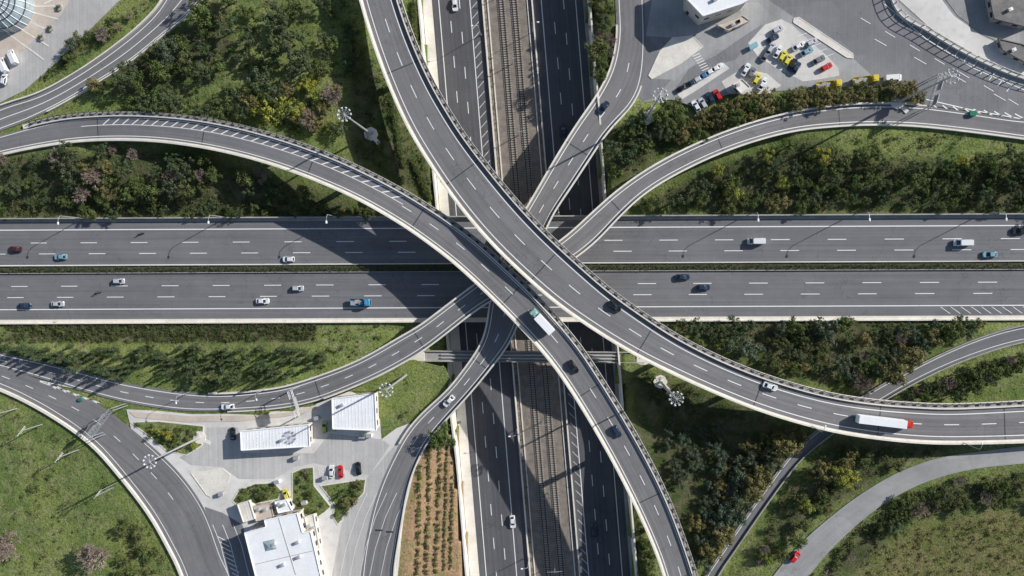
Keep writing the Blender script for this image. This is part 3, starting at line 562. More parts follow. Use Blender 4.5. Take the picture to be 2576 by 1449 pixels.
ZN=[
([(0,872),(120,898),(330,948),(330,938),(100,880),(0,860)],26,'cypress:4 pine:1',1.1,1.5,0,'f_shrub'),
([(345,272),(620,300),(620,288),(480,262),(345,262)],14,'pine:3 broad:1',1.1,1.5,0,'f_shrub'),
([(1596,1190),(1612,1190),(1650,1449),(1612,1449)],9,'broad:2 bush:1',.7,1.05,90,'f_hedge'),
([(230,215),(330,150),(470,60),(540,0),(640,0),(790,20),(790,200),(640,290),(480,272),(300,262),(200,262)],38,'pine:3 broad:3 bush:1 bare:.25 gold:.6',.75,1.65,230,'f_shrub'),
([(640,215),(880,190),(860,330),(760,335),(640,305)],17,'yellow:3 bare:1 bush:2 gold:1',.8,1.25,90,'f_shrub'),
([(800,0),(890,0),(900,200),(820,200)],12,'pine:1 broad:1',.8,1.2,60,'f_hedge'),
([(0,402),(250,374),(480,385),(650,430),(800,490),(760,500),(0,505)],50,'pine:3 bare:1.5 broad:3 gold:.6 bush:1',.7,1.45,330,'f_shrub'),
([(0,505),(760,505),(960,535),(960,542),(0,545)],48,'broad:3 pine:1 bush:1',.6,.9,420,'f_hedge'),
([(885,100),(945,140),(1080,430),(1090,480),(1010,450),(900,390)],14,'broad:1 bush:3',.5,.8,200,'f_hedge'),
([(1640,500),(1780,430),(1900,390),(2000,355),(2090,375),(2380,410),(2576,370),(2700,370),(2700,525),(1610,530)],125,'broad:5 pine:2 yellow:.25 gold:.5 bush:1',.6,1.25,520,'f_hedge'),
([(1545,330),(1620,290),(1700,262),(1735,300),(1690,360),(1600,420),(1520,450)],16,'broad:3 pine:1',.75,1.25,120,'f_hedge'),
([(1700,345),(1760,285),(1860,250),(1990,238),(2080,232),(2290,222),(2305,252),(2150,252),(1950,278),(1800,325),(1700,372)],60,'gold:5 broad:1.2',.7,1.2,120,'f_gold'),
([(1478,0),(1535,0),(1535,180),(1500,235),(1490,100)],11,'bare:2 broad:3 pine:1',.8,1.1,60,'f_shrub'),
([(0,820),(790,815),(795,856),(0,862)],20,'bush:1',.6,.9,950,'f_hedge'),
([(0,868),(790,875),(840,900),(720,958),(560,972),(330,938),(60,885)],112,'cypress:5 pine:.8 bush:.5',.7,1.2,140,'f_shrub'),
([(1690,812),(2290,808),(2490,812),(2330,885),(2150,972),(1950,918),(1780,855)],70,'broad:2 pine:2 gold:1.4 blue:2 bare:.3',.55,1.3,380,'f_shrub'),
([(1670,1070),(1830,1070),(1840,1200),(1700,1225)],24,'blue:1',.6,.95,80,'f_hedge'),
([(1590,930),(1680,950),(1960,1070),(1860,1060),(1680,1060),(1640,1010)],8,'bush:1',.6,.9,130,'f_hedge'),
([(1740,1300),(1800,1200),(1870,1120),(1930,1080),(2020,1080),(2000,1110),(1900,1230),(1780,1400),(1755,1425)],38,'gold:3 blue:2 broad:1 bare:.6',.8,1.4,140,'f_shrub'),
([(2100,1120),(2400,1122),(2300,1150),(2180,1210),(2060,1290),(1960,1400),(1890,1420),(1960,1260),(2060,1150)],40,'bush:3 broad:2 gold:1 yellow:.5 bare:.7',.45,1.15,280,'f_shrub'),
([(2210,1260),(2400,1200),(2700,1175),(2700,1270),(2430,1270),(2280,1310),(2150,1380),(2080,1449),(2060,1430)],52,'bush:4 broad:2 pine:1 bare:.7',.5,1.15,400,'f_shrub'),
([(2240,1003),(2400,940),(2560,890),(2600,900),(2560,930),(2400,990)],26,'broad:2 pine:2 bare:.5',.5,.9,160,'f_hedge'),
([(300,1290),(370,1310),(430,1420),(440,1449),(300,1449)],16,'broad:2 bush:2',.6,1.1,110,'f_shrub'),
([(0,1020),(120,1060),(240,1150),(300,1240),(200,1449),(0,1449)],9,'bush:2 bare:.5',.35,.8,150,'f_shrub'),
([(60,180),(230,80),(380,0),(405,0),(330,60),(200,160),(110,215)],14,'bush:2 bare:1 broad:1',.5,.9,120,'f_shrub'),
([(1050,1060),(1140,960),(1160,1120),(1060,1120)],14,'bush:2 broad:2',.6,1.1,60,'f_shrub'),
([(335,1066),(500,1076),(500,1118),(430,1132),(390,1102)],26,'bush:3 yellow:1 broad:1 gold:.5',.35,.65,50,'f_shrub'),
([(592,1262),(600,1235),(640,1217),(690,1217),(705,1235),(640,1266)],12,'bush:3 broad:1',.35,.6,30,'f_shrub'),
([(738,1260),(738,1192),(786,1178),(790,1222),(830,1273),(800,1298),(760,1292)],18,'bush:4 cypress:1 broad:1 bare:.3',.35,.65,50,'f_gold'),
([(808,1222),(918,1206),(912,1240),(850,1315),(842,1270)],16,'bush:4 cypress:1 gold:1',.35,.65,40,'f_shrub'),
([(935,935),(1040,912),(1100,940),(1040,1040),(980,1060)],9,'bush:2 broad:1',.45,.7,20,'f_shrub'),
([(2200,1340),(2576,1290),(2700,1290),(2700,1500),(2150,1460)],6,'bush:1',.35,.6,380,'f_gold'),
([(2090,345),(2430,330),(2400,395),(2120,362)],3,'bush:1',.4,.6,50,'f_shrub'),
([(800,815),(1000,815),(900,900),(800,930)],5,'bush:1',.4,.6,40,'f_shrub'),
]
under={}
for P,nt_,ks,s0,s1,nu,um in ZN:
    Pw=wp(P,2.); lo,hi=Pw.min(0),Pw.max(0); ks=[(a.split(':')[0],float(a.split(':')[1])) for a in ks.split()]
    placed=[];tries=0
    while len(placed)<nt_ and tries<nt_*50:
        tries+=1; x,y=random.uniform(lo[0],hi[0]),random.uniform(lo[1],hi[1]); s=s0+(s1-s0)*random.random()**1.4; k=random.choices([a for a,_ in ks],[b for _,b in ks])[0]
        rad={'cypress':1.2,'bush':1.9,'yellow':2.4}.get(k,2.6)*s
        if not inpoly(np.array(x),np.array(y),Pw) or any((x-a)**2+(y-b)**2<((rad+c)*.6)**2 for a,b,c in placed) or not clear(x,y,rad*.5) or not offpl(x,y): continue
        placed.append((x,y,rad)); tree(k,x,y,s)
    cc=[];t=0
    while len(cc)<nu and t<nu*5:
        t+=1; x,y=random.uniform(lo[0],hi[0]),random.uniform(lo[1],hi[1])
        if inpoly(np.array(x),np.array(y),Pw) and clear(x,y,.9) and offpl(x,y): cc.append((x,y,float(gz(x,y))+random.uniform(.1,.5)))
    under.setdefault(um,[]).extend(cc)
for px,py,k,s in [(740,110,'pine',2.0),(700,55,'pine',1.7),(765,175,'pine',1.6),(690,140,'pine',1.6),(520,50,'broad',1.6),(430,135,'blue',1.7),(350,200,'broad',1.5),(680,285,'yellow',1.6),(720,265,'yellow',1.3),(840,240,'bare',1.6),(785,305,'bare',1.4),(855,325,'blue',1.1),
  (240,448,'bare',1.6),(160,395,'bare',1.5),(440,452,'bare',1.5),(665,440,'bare',1.3),(40,1365,'bare',2.3),(262,1385,'bare',2.2),(1500,130,'broad',1.5),(1870,880,'blue',1.8),(1750,880,'broad',1.4),(2080,830,'blue',1.6),(1965,1120,'gold',1.7),(1940,1160,'blue',1.5),(1890,1215,'gold',1.5),(1862,1262,'blue',1.4),(1815,1335,'gold',1.5),(1995,1112,'gold',1.5),(1915,1195,'gold',1.5),(1845,1290,'blue',1.5),(1790,1378,'gold',1.4),(2240,935,'gold',1.6),(2290,900,'gold',1.5),(2110,1190,'yellow',1.3),(2025,1270,'yellow',.8),(1845,480,'yellow',1.2),(1105,1095,'broad',1.5),(668,1243,'broad',.8),(265,90,'bare',1.2),(190,115,'blue',1.),(2400,830,'broad',1.3),(2350,850,'gold',1.2),(1660,300,'broad',1.3),(1580,400,'pine',1.3)]:
    p=W(px,py,4.); tree(k,float(p[0]),float(p[1]),s)
for i,x in enumerate((1056,1078,1102,1120,1136)):
    for y in range(1130,1449,15 if i<3 else 8):
        p=W(x-(y-1170)*.03+random.uniform(-2,2),y+random.uniform(-2,2),3.)
        if clear(p[0],p[1],.5): tree('bush',float(p[0]),float(p[1]),random.uniform(.46,.62) if i<3 else random.uniform(.3,.4),'planted rows in the garden plot')
for um,cc in under.items():
    cc=np.array(cc); p,nn,s,ti=clumped(cc,rng.uniform(.4,1.25,len(cc)),26,.16,.42,.7)
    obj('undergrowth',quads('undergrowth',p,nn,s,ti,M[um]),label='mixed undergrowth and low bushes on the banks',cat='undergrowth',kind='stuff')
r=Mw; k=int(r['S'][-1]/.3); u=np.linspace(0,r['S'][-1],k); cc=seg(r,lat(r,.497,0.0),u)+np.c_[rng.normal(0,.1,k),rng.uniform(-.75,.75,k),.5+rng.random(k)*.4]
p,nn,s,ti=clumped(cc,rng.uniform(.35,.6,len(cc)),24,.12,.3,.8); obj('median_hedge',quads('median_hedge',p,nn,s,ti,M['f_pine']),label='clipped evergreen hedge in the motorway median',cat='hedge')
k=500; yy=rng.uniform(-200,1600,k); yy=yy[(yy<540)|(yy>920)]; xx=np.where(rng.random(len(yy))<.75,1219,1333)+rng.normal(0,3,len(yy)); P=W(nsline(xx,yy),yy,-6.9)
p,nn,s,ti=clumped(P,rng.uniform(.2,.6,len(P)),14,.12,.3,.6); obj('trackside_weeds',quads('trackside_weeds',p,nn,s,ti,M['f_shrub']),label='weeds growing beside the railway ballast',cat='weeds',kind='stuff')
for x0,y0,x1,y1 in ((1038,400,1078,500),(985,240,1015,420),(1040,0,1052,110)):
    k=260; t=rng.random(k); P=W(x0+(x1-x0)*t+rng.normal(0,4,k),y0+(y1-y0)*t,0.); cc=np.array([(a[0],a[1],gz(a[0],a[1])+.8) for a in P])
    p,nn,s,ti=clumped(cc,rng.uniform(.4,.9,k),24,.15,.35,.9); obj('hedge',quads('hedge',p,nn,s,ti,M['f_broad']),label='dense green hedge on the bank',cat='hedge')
k=16000; X=rng.uniform(-200,175,k);Y=rng.uniform(-115,100,k); md=np.abs((X-a0[0])*mn[0]+(Y-a0[1])*mn[1])
dens=np.sin(X*.21+2*np.sin(Y*.13))*np.sin(Y*.27+1.5*np.sin(X*.11))+rng.normal(0,.45,k)
ok=[i for i in range(k) if dens[i]>-.1 and md[i]>19.5 and sd(1060,X[i],Y[i])*sd(1474,X[i],Y[i])>0 and clear(X[i],Y[i],.5) and offpl(X[i],Y[i])]
X,Y=X[ok],Y[ok]; cc=np.array([(x,y,gz(x,y)+.05) for x,y in zip(X,Y)]); p,nn,s,ti=clumped(cc,rng.uniform(.25,.9,len(cc)),10,.12,.34,.55)
obj('tall_grass',quads('tall_grass',p,nn,s,ti,M['f_grass']),label='tufts of rough grass on the verges',cat='grass',kind='stuff')
# ------------------------------------------------------------------ vehicles
PAINT={}
def paint(c,nm='car_paint'):
    if c not in PAINT:
        PAINT[c]=plain(nm,c,.04,1,.3,.15,.5,coat=.6)
    return PAINT[c]
def rr_(x0,x1,hw,rad,z,nose=0.,k=4):
    out=[]
    for cx,cy,a in ((x1-rad,hw-rad,0),(x0+rad,hw-rad,90),(x0+rad,-hw+rad,180),(x1-rad,-hw+rad,270)):
        for i in range(k):
            t=math.radians(a+90*i/(k-1)); X=cx+rad*math.cos(t); Y=cy+rad*math.sin(t); out.append((X,Y,z-nose*max(0,(X-1.0))**1.3))
    return out
CM={}
def wheelm():
    if 'w' not in CM:
        mb=MB(); mb.cyl((0,-.12,0),(0,.12,0),.33,.33,14,0); mb.cyl((0,-.13,0),(0,.13,0),.2,.2,10,1); CM['w']=mb.mesh('wheel',[M['black'],M['steel']])
    return CM['w']
def quadm(nm,pts,mt):
    key=(nm,tuple(pts[0]),len(pts))
    if key not in CM: mb=MB(); [mb.add(q_,[(0,1,2,3)]) for q_ in pts]; CM[key]=mb.mesh(nm,mt)
    return CM[key]
def car(px,py,z,rz,color,kind='car',nm='car',label='car',group=None,sc=1.):
    p=W(px,py,z); e=empty(nm,label,kind if kind!='hatch' else 'car',tuple(p),rz,sc,group)
    key=(kind,color)
    if kind in('car','hatch'):
        Lf,Lb=(2.2,-2.25) if kind=='car' else (2.0,-1.95); cb=-1.75 if kind=='car' else -1.85; ct=-1.15 if kind=='car' else -1.55
        if key not in CM:
            mb=MB(); mb.loft([rr_(Lb+.1,Lf-.1,.8,.3,.26),rr_(Lb,Lf,.9,.42,.48,.03),rr_(Lb,Lf-.02,.91,.45,.7,.06),rr_(Lb+.06,Lf-.12,.86,.45,.86,.1)])
            mb.loft([rr_(cb,1.05,.80,.28,.8),rr_(ct,.32,.64,.2,1.36),rr_(ct+.1,.2,.56,.2,1.43)])
            for s in(-1,1): mb.box((.75,s*.98,.92),(.16,.2,.13))
            CM[key]=mb.mesh('body',paint(color))
        obj('body',CM[key],e)
        obj('windscreen',quadm('windscreen',[[(1.07,-.60,.87),(1.07,.60,.87),(.36,.50,1.36),(.36,-.50,1.36)]],M['glassd']),e)
        obj('rear_window',quadm('rear_window',[[(cb-.02,.58,.87),(cb-.02,-.58,.87),(ct-.04,-.48,1.36),(ct-.04,.48,1.36)]],M['glassd']),e)
        for s in(-1,1): obj('side_window',quadm('side_window%d'%s,[[(cb+.3,s*.812,.88),(.78,s*.812,.88),(.2,s*.66,1.34),(ct+.2,s*.66,1.34)]],M['glassd']),e)
        for s in(-1,1): obj('headlight',quadm('headlight%d'%s,[[(Lf-.12,s*.52,.75),(Lf-.3,s*.8,.75),(Lf-.36,s*.78,.83),(Lf-.22,s*.52,.835)]],M['lampw']),e)
        wx=(1.35,-1.35) if kind=='car' else (1.25,-1.2)
    elif kind=='van':
        if key not in CM:
            mb=MB(); mb.loft([rr_(-2.7,2.6,.9,.25,.3),rr_(-2.75,2.7,.98,.3,.6),rr_(-2.75,2.6,.98,.3,1.1,.1)]); mb.loft([rr_(-2.72,1.95,.95,.2,1.05),rr_(-2.66,1.2,.86,.2,2.05),rr_(-2.6,1.1,.8,.2,2.15)])
            for s in(-1,1): mb.box((1.6,s*1.06,1.25),(.15,.2,.3))
            CM[key]=mb.mesh('body',paint(color))
        obj('body',CM[key],e); obj('windscreen',quadm('van_windscreen',[[(1.97,-.75,1.12),(1.97,.75,1.12),(1.3,.66,1.96),(1.3,-.66,1.96)]],M['glassd']),e)
        for s in(-1,1): obj('side_window',quadm('van_side%d'%s,[[(.6,s*.965,1.2),(1.7,s*.965,1.2),(1.2,s*.90,1.85),(.6,s*.90,1.85)]],M['glassd']),e)
        wx=(1.75,-1.7)
    for x in wx:
        for s in(-1,1): w=obj('wheel',wheelm(),e); w.location=(x,s*.8,.33)
    return e
def truck(px,py,z,rz,cabc,boxc,L,label,nm='truck',flat=False,hh=2.6,sc=1.):
    p=W(px,py,z); e=empty(nm,label,'truck',tuple(p),rz,sc)
    mb=MB(); xf=L/2; mb.loft([rr_(xf-2.2,xf,1.15,.25,.5),rr_(xf-2.2,xf,1.2,.3,1.4),rr_(xf-2.15,xf-.15,1.15,.3,2.6),rr_(xf-2.05,xf-.4,1.0,.3,2.85)]); mb.box((xf-1.6,0,2.98),(.9,1.6,.3),0,0,.7); obj('cab',mb.mesh('cab',paint(cabc)),e)
    obj('windscreen',quadm('truck_ws%.1f'%L,[[(xf+.01,-1.,1.5),(xf+.01,1.,1.5),(xf-.14,.95,2.5),(xf-.14,-.95,2.5)]],M['glassd']),e)
    mb=MB(); mb.box((-.6,0,.85),(L-1.6,.9,.3)); mb.box((-1.2,0,.7),(1.5,2.2,.5)); obj('chassis',mb.mesh('chassis',M['dsteel']),e)
    b0,b1=-xf,xf-2.5
    if flat:
        mb=MB(); mb.box(((b0+b1)/2,0,1.15),(b1-b0,2.4,.2))
        for s in(-1,1): mb.box(((b0+b1)/2,s*1.2,1.5),(b1-b0,.08,.55))
        for x in(b0,b1): mb.box((x,0,1.5+(.3 if x==b1 else 0)),(.08,2.4,.55+(.6 if x==b1 else 0)))
        obj('flatbed',mb.mesh('flatbed',paint(boxc)),e); mb=MB()
        for i in range(3): mb.box((b0+1+i*1.4,(-.3,.25,-.1)[i],1.6),(1.45,1.3,.7),.1*i)
        obj('load',mb.mesh('load',M['conc_d']),e)
    else:
        mb=MB(); mb.loft([rr_(b0,b1,1.25,.06,1.1),rr_(b0,b1,1.25,.06,1.1+hh-.06),rr_(b0+.06,b1-.06,1.2,.06,1.1+hh)]); obj('cargo_box',mb.mesh('cargo_box',M['roofw']),e)
    xs=[xf-1.2,b0+1.2,b0+2.5]+([b0+3.8,b1-.6] if L>12 else [])
    for x in xs:
        for s in(-1,1): w=obj('wheel',wheelm(),e); w.location=(x,s*1.05,.5); w.scale=(1.5,1.5,1.5)
    return e
def onroad(key,px,py,flip=0):
    r=ROADS[key]; i=np.hypot(r['px'][:,0]-px,r['px'][:,1]-py).argmin(); i=min(max(i,1),len(r['S'])-2); d=r['C'][i+1]-r['C'][i-1]
    return float(r['z'][i])+.03, math.atan2(d[1],d[0])+(math.pi if flip else 0)
WH=(.88,.89,.9);SI=(.58,.60,.63);BK=(.015,.016,.02);NV=(.025,.045,.09);RD=(.65,.025,.03);YE=(.8,.7,.1);TE=(.25,.42,.5);BL=(.06,.2,.42);MR=(.09,.02,.025);YG=(.5,.58,.15);GR=(.2,.21,.22)
CARS=[('M',42,627,1,MR,'car','dark maroon car'),('M',156,646,1,TE,'car','pale teal car'),('M',728,652,1,WH,'hatch','white hatchback'),('M',1900,607,1,WH,'van','white delivery van'),('M',2418,611,1,WH,'van','white delivery van'),('M',2487,640,1,TE,'car','grey-blue car'),('M',2562,581,1,BK,'car','black car'),
('M',67,769,0,NV,'car','dark blue car'),('M',149,764,0,SI,'car','silver car'),('M',302,707,0,SI,'hatch','silver hatchback'),('M',663,757,0,WH,'car','white saloon car'),('M',751,725,0,SI,'hatch','silver hatchback'),('M',1717,697,0,NV,'car','dark navy car'),('M',1769,723,0,NV,'hatch','dark blue hatchback'),
('A',1545,771,0,BK,'car','black car'),('A',1936,971,0,WH,'car','white car'),('B',1442,922,0,BK,'car','black car'),('B',1551,1084,0,NV,'hatch','dark hatchback'),('C',1518,272,0,NV,'car','dark blue car'),('C',1130,1008,0,WH,'car','white car'),('D',575,1022,1,WH,'car','white car'),
('NSL',1145,13,0,WH,'car','white car'),('NSL',1290,1311,0,WH,'car','white car'),('NSR',1495,1334,1,NV,'car','dark car'),('NSR',1418,330,1,NV,'car','dark car'),('H',1998,1399,1,RD,'hatch','small red hatchback')]
wh={'M':'driving on the motorway','A':'driving over the high flyover','B':'driving over the high flyover','C':'driving on the ramp bridge','D':'driving on the ramp beside the toll plaza','NSL':'driving on the sunken road','NSR':'driving on the sunken road','H':'on the country road'}
for k,px,py,fl,c,kd_,lb in CARS:
    z,a=onroad(k,px,py,fl)
    if k=='D': a+=math.pi
    car(px,py,z,a,c,kd_,'delivery_van' if kd_=='van' else 'car',lb+' '+wh[k],sc=1.04)
PK=[(1954,76,28,SI),(1938,122,60,SI),(2008,117,28,WH),(2028,131,28,TE),(1967,142,60,YE),(1980,152,60,YE),(1992,164,60,BK),(2001,172,60,NV),(2077,170,28,RD),(1802,172,30,WH),(1772,190,30,BL),(1742,208,30,NV),(1718,221,30,BK),(1888,186,60,GR),(1902,200,60,YE),(1917,212,60,WH),(1804,240,120,RD),(1786,248,120,NV),(1767,261,120,SI),(1925,140,60,GR),(2040,108,28,SI),(1757,199,30,SI),(1750,268,120,WH),(1875,176,60,WH),(1955,132,60,WH),(2058,152,28,GR),(1787,181,30,WH),(1942,98,28,NV)]
for px,py,a,c in PK: car(px,py,3.07,math.radians(a),c,'hatch' if c in(YE,RD,SI) else 'car','parked_car',{SI:'silver',WH:'white',TE:'grey-blue',YE:'yellow',BK:'black',RD:'red',BL:'blue',NV:'navy',GR:'grey'}[c]+' car parked on the concrete yard',group='cars parked in the yard',sc=.97)
PK2=[(588,1090,92,BK,'black'),(818,1074,90,YG,'yellow-green'),(841,1069,90,YG,'yellow-green'),(836,1185,92,WH,'white'),(858,1185,94,RD,'red'),(903,1177,95,BK,'black'),(722,1243,110,YE,'yellow')]
for px,py,a,c,nmc in PK2: car(px,py,3.07,math.radians(a),c,'hatch' if c in (YG,YE) else 'car','parked_car',nmc+' car parked beside the toll buildings',group='cars parked at the toll plaza')
for px,py,a in ((37,145,115),(12,165,115),(14,201,80)): car(px,py,3.1,math.radians(a),WH,'van' if py<180 else 'hatch','parked_car','white car parked on the paved square',group='cars parked on the square')
z,a=onroad('A',2215,1057,0); truck(2218,1057,z,a,(.6,.05,.025),None,17,'white semi-trailer truck with red cab on the flyover','semi_trailer_truck')
z,a=onroad('B',1362,805,0); truck(1363,807,z,a+math.pi,(.35,.55,.52),None,9.5,'white box truck with pale teal cab on the flyover','box_truck')
truck(910,760,.03,onroad('M',910,760)[1],(.06,.3,.5),(.06,.25,.42),7.2,'blue flatbed truck carrying pallets on the motorway','flatbed_truck',True)
for px,py,a,c in ((2080,216,6,YE),(2172,204,6,YE)): truck(px,py,3.07,math.radians(a),(.75,.58,.05),(.75,.58,.05),8,'yellow works truck parked on the yard','works_truck',True,sc=.95)
car(2243,198,3.07,.05,WH,'van','parked_van','white van parked beside the yellow trucks')
def rider(px,py,flip):
    z,a=onroad('M',px,py,flip); p=W(px,py,.03); e=empty('motorcycle','dark motorcycle riding on the motorway','motorcycle',tuple(p),a)
    for x in(-.65,.68):
        mb=MB(); mb.cyl((x,-.07,.32),(x,.07,.32),.32,.32,14); obj('wheel',mb.mesh('wheel',M['black']),e)
    mb=MB(); mb.loft([rr_(-.6,.4,.12,.1,.45),rr_(-.7,.45,.17,.12,.65),rr_(-.8,.3,.15,.12,.82)]); mb.cyl((.68,0,.32),(.4,0,1.0),.05,.05); mb.cyl((-.65,0,.32),(-.1,0,.5),.06,.06); obj('body',mb.mesh('body',paint(BK)),e)
    mb=MB(); mb.cyl((.38,-.38,1.02),(.38,.38,1.02),.03,.03); obj('handlebar',mb.mesh('handlebar',M['dsteel']),e)
    J=[(-.3,0,.85),(-.2,0,1.15),(-.02,0,1.42),(.05,0,1.55),(.1,0,1.72),(-.02,.2,1.4),(.12,.3,1.2),(.36,.33,1.06),(-.02,-.2,1.4),(.12,-.3,1.2),(.36,-.33,1.06),(-.2,.14,.85),(.22,.2,.72),(.0,.2,.35),(-.2,-.14,.85),(.22,-.2,.72),(.0,-.2,.35)]
    E=[(0,1),(1,2),(2,3),(3,4),(2,5),(5,6),(6,7),(2,8),(8,9),(9,10),(0,11),(11,12),(12,13),(0,14),(14,15),(15,16)]
    rad=[.15,.15,.14,.07,.13,.07,.055,.045,.07,.055,.045,.09,.075,.055,.09,.075,.055]
    me=bpy.data.meshes.new('person'); me.from_pydata(J,E,[]); me.materials.append(M['dsteel'])
    o=obj('person',me,label='motorcyclist in dark clothes holding the handlebar',cat='person',loc=tuple(p),rz=a)
    o.modifiers.new('skin','SKIN')
    for v,rd_ in zip(me.skin_vertices[0].data,rad): v.radius=(rd_,rd_)
    me.skin_vertices[0].data[0].use_root=True; ss=o.modifiers.new('s','SUBSURF'); ss.levels=ss.render_levels=1
    mb=MB(); mb.loft([rr_(-.04,.24,.13,.1,1.62),rr_(-.06,.26,.15,.12,1.74),rr_(0,.2,.09,.08,1.86)]); obj('helmet',mb.mesh('helmet',paint(GR)),o)
rider(358,587,1); rider(250,735,0)
# ------------------------------------------------------------------ buildings
def building(nm,P,zr,zb,lb,roofm='roofw',wallm='wall',units=2,over=.35,ribs=True,cat='building',win=True):
    e=empty(nm,lb,cat); T=wp(P,zr); c=T.mean(0)
    if np.sum(T[:,0]*np.roll(T[:,1],-1)-T[:,1]*np.roll(T[:,0],-1))<0: T=T[::-1].copy()
    k=len(T); I_=c+(T-c)*.95; I_[:,2]=T[:,2]
    mb=MB(); top=I_.copy(); top[:,2]=zr-.3; bot=I_.copy(); bot[:,2]=zb-.3
    mb.add(list(bot)+list(top),[(i,(i+1)%k,k+(i+1)%k,k+i) for i in range(k)]+[tuple(range(k,2*k))]); obj('wall',mb.mesh('wall',M[wallm]),e)
    mb=MB(); t2=T.copy(); b2=T.copy(); b2[:,2]=zr-.35; mb.add(list(b2)+list(t2),[(i,(i+1)%k,k+(i+1)%k,k+i) for i in range(k)]+[tuple(range(k,2*k)),tuple(reversed(range(k)))])
    ed=T[1]-T[0]
    for i in range(k):
        a,b=T[i],T[(i+1)%k]; m=(a+b)/2; d=b-a; L=np.linalg.norm(d); nn=np.array([-d[1],d[0],0])/L
        mb.box((m[0]+nn[0]*.16,m[1]+nn[1]*.16,zr+.12),(L-.3,.22,.24),math.atan2(d[1],d[0]))
    if ribs and k==4:
        nrb=int(np.linalg.norm(ed)/1.1)
        for i in range(1,nrb):
            t=i/nrb; a=T[0]+(T[1]-T[0])*t; b=T[3]+(T[2]-T[3])*t; m=(a+b)/2; d=b-a; mb.box((m[0],m[1],zr+.03),(np.linalg.norm(d)-.8,.07,.05),math.atan2(d[1],d[0]))
    obj('roof',mb.mesh('roof',M[roofm]),e)
    rg=random.Random(len(nm)+k)
    for i in range(units):
        q_=c+(T[rg.randrange(k)]-c)*rg.uniform(.2,.6); mb=MB(); mb.box((q_[0],q_[1],zr+.5),(1.3,1.0,.9),.4); mb.cyl((q_[0],q_[1],zr+.95),(q_[0],q_[1],zr+1.05),.35,.35,10); obj('ventilation_unit',mb.mesh('ventilation_unit',M['steel']),e)
    if win:
      for i in range(k):
        a,b=I_[i],I_[(i+1)%k]; d=b-a; L=np.linalg.norm(d); ang=math.atan2(d[1],d[0]); nw=int(L/3.2)
        for j in range(nw):
            m=a+d*((j+.5)/nw); mb=MB()
            if i==0 and j==0: mb.box((m[0],m[1],zb+1.1),(1.1,.1,2.2),ang); obj('door',mb.mesh('door',M['dsteel']),e)
            else: mb.box((m[0],m[1],(zr+zb)/2+.2),(1.6,.1,1.3),ang); obj('window',mb.mesh('window',M['glassd']),e)
    return e
building('toll_office',[(604,1084),(778,1067),(780,1124),(606,1134)],8,3,'long toll office with white ribbed metal roof',units=1)
building('toll_canopy_building',[(834,1002),(944,989),(948,1084),(836,1080)],8,3,'square toll building with white ribbed roof',units=1)
ab=building('administration_building',[(614,1340),(668,1325),(664,1308),(748,1290),(762,1340),(782,1336),(806,1440),(826,1520),(665,1540)],9.5,3,'large flat building with stepped white roof',units=5,ribs=False)
p=W(678,1372,9.6); mb=MB(); mb.box((p[0],p[1],9.9),(4,3.4,.8),.25,0,.2); obj('skylight',mb.mesh('skylight',M['glassb']),ab)
for (x0,y0),(x1,y1) in (((640,1420),(790,1385)),((700,1300),(745,1449))):
    a,b=W(x0,y0,9.53),W(x1,y1,9.53); d=b-a; mb=MB(); mb.box(((a[0]+b[0])/2,(a[1]+b[1])/2,9.55),(np.linalg.norm(d)*.96,.16,.1),math.atan2(d[1],d[0])); obj('roof_seam',mb.mesh('roof_seam',M['conc_d']),ab)
building('annex',[(596,1268),(628,1258),(642,1305),(612,1315)],6,3,'small annex with pale flat roof','conc','wall',0)
building('annex',[(634,1274),(682,1264),(690,1300),(644,1312)],5.,3,'low annex with paved roof terrace','pave','wall',2,ribs=False)
building('annex',[(690,1262),(722,1256),(736,1284),(700,1292)],6.,3,'small white annex with roof units','roofw','wall',2,ribs=False)
building('annex',[(765,1300),(790,1292),(806,1380),(788,1388)],5.5,3,'pale annex wing of the offices','conc','wall',2,ribs=False)
building('depot_building',[(1730,-80),(1900,-90),(1885,0),(1862,12),(1768,42),(1728,0)],12,3,'tall depot with pale blue-white roof',units=2,ribs=False)
building('kiosk',[(1842,212),(1866,197),(1889,219),(1864,237)],6,3,'small kiosk with pale flat roof','conc','wall',1,ribs=False)
building('depot_annex',[(1800,62),(1868,38),(1888,52),(1832,78)],4.8,3,'low depot annex with terrace roof','pave','wall',3,ribs=False)
building('warehouse',[(2478,-60),(2640,-60),(2650,40),(2580,68),(2500,48)],6,3,'low warehouse with grey felt roof','tile','conc_d',3,ribs=False)
building('warehouse',[(2510,96),(2570,110),(2640,140),(2600,170),(2520,125)],5,3,'small shed with grey roof','tile','conc_d',1,ribs=False)
for x,y,c_,lb in ((912,1096,'roofw','white'),(930,1094,'roofw','white'),(800,1050,'steel','grey'),(768,1262,'pave','tan'),(748,1150,'conc_d','grey'),(820,1200,'steel','grey'),(560,1240,'conc_d','grey'),(700,1210,'roofw','white')):
    p=W(x,y,3.1); e=empty('equipment_cabinet',lb+' equipment cabinet on the toll yard','cabinet',tuple(p),random.random()*.3,1.,'equipment cabinets on the toll yard')
    mb=MB(); mb.box((0,0,.75),(1.8,1.1,1.5)); obj('body',mb.mesh('body',M[c_]),e); mb=MB(); mb.box((0,0,1.56),(2.,1.3,.12),0,0,.9); obj('lid',mb.mesh('lid',M['steel']),e)
e=empty('glass_hall','curved glass-roofed hall with steel ribs on the square','building'); c=W(-12,0,9)
mb=MB(); R=[]; KR=.78
for a,rz_ in ((11.5,3),(11.,6.5),(9,9),(5.5,10.5),(1,11)): R.append([(c[0]+KR*a*math.cos(t),c[1]+KR*a*math.sin(t),rz_) for t in np.linspace(0,2*math.pi,41)[:-1]])
mb.loft(R); obj('glass_roof',mb.mesh('glass_roof',M['glassb']),e)
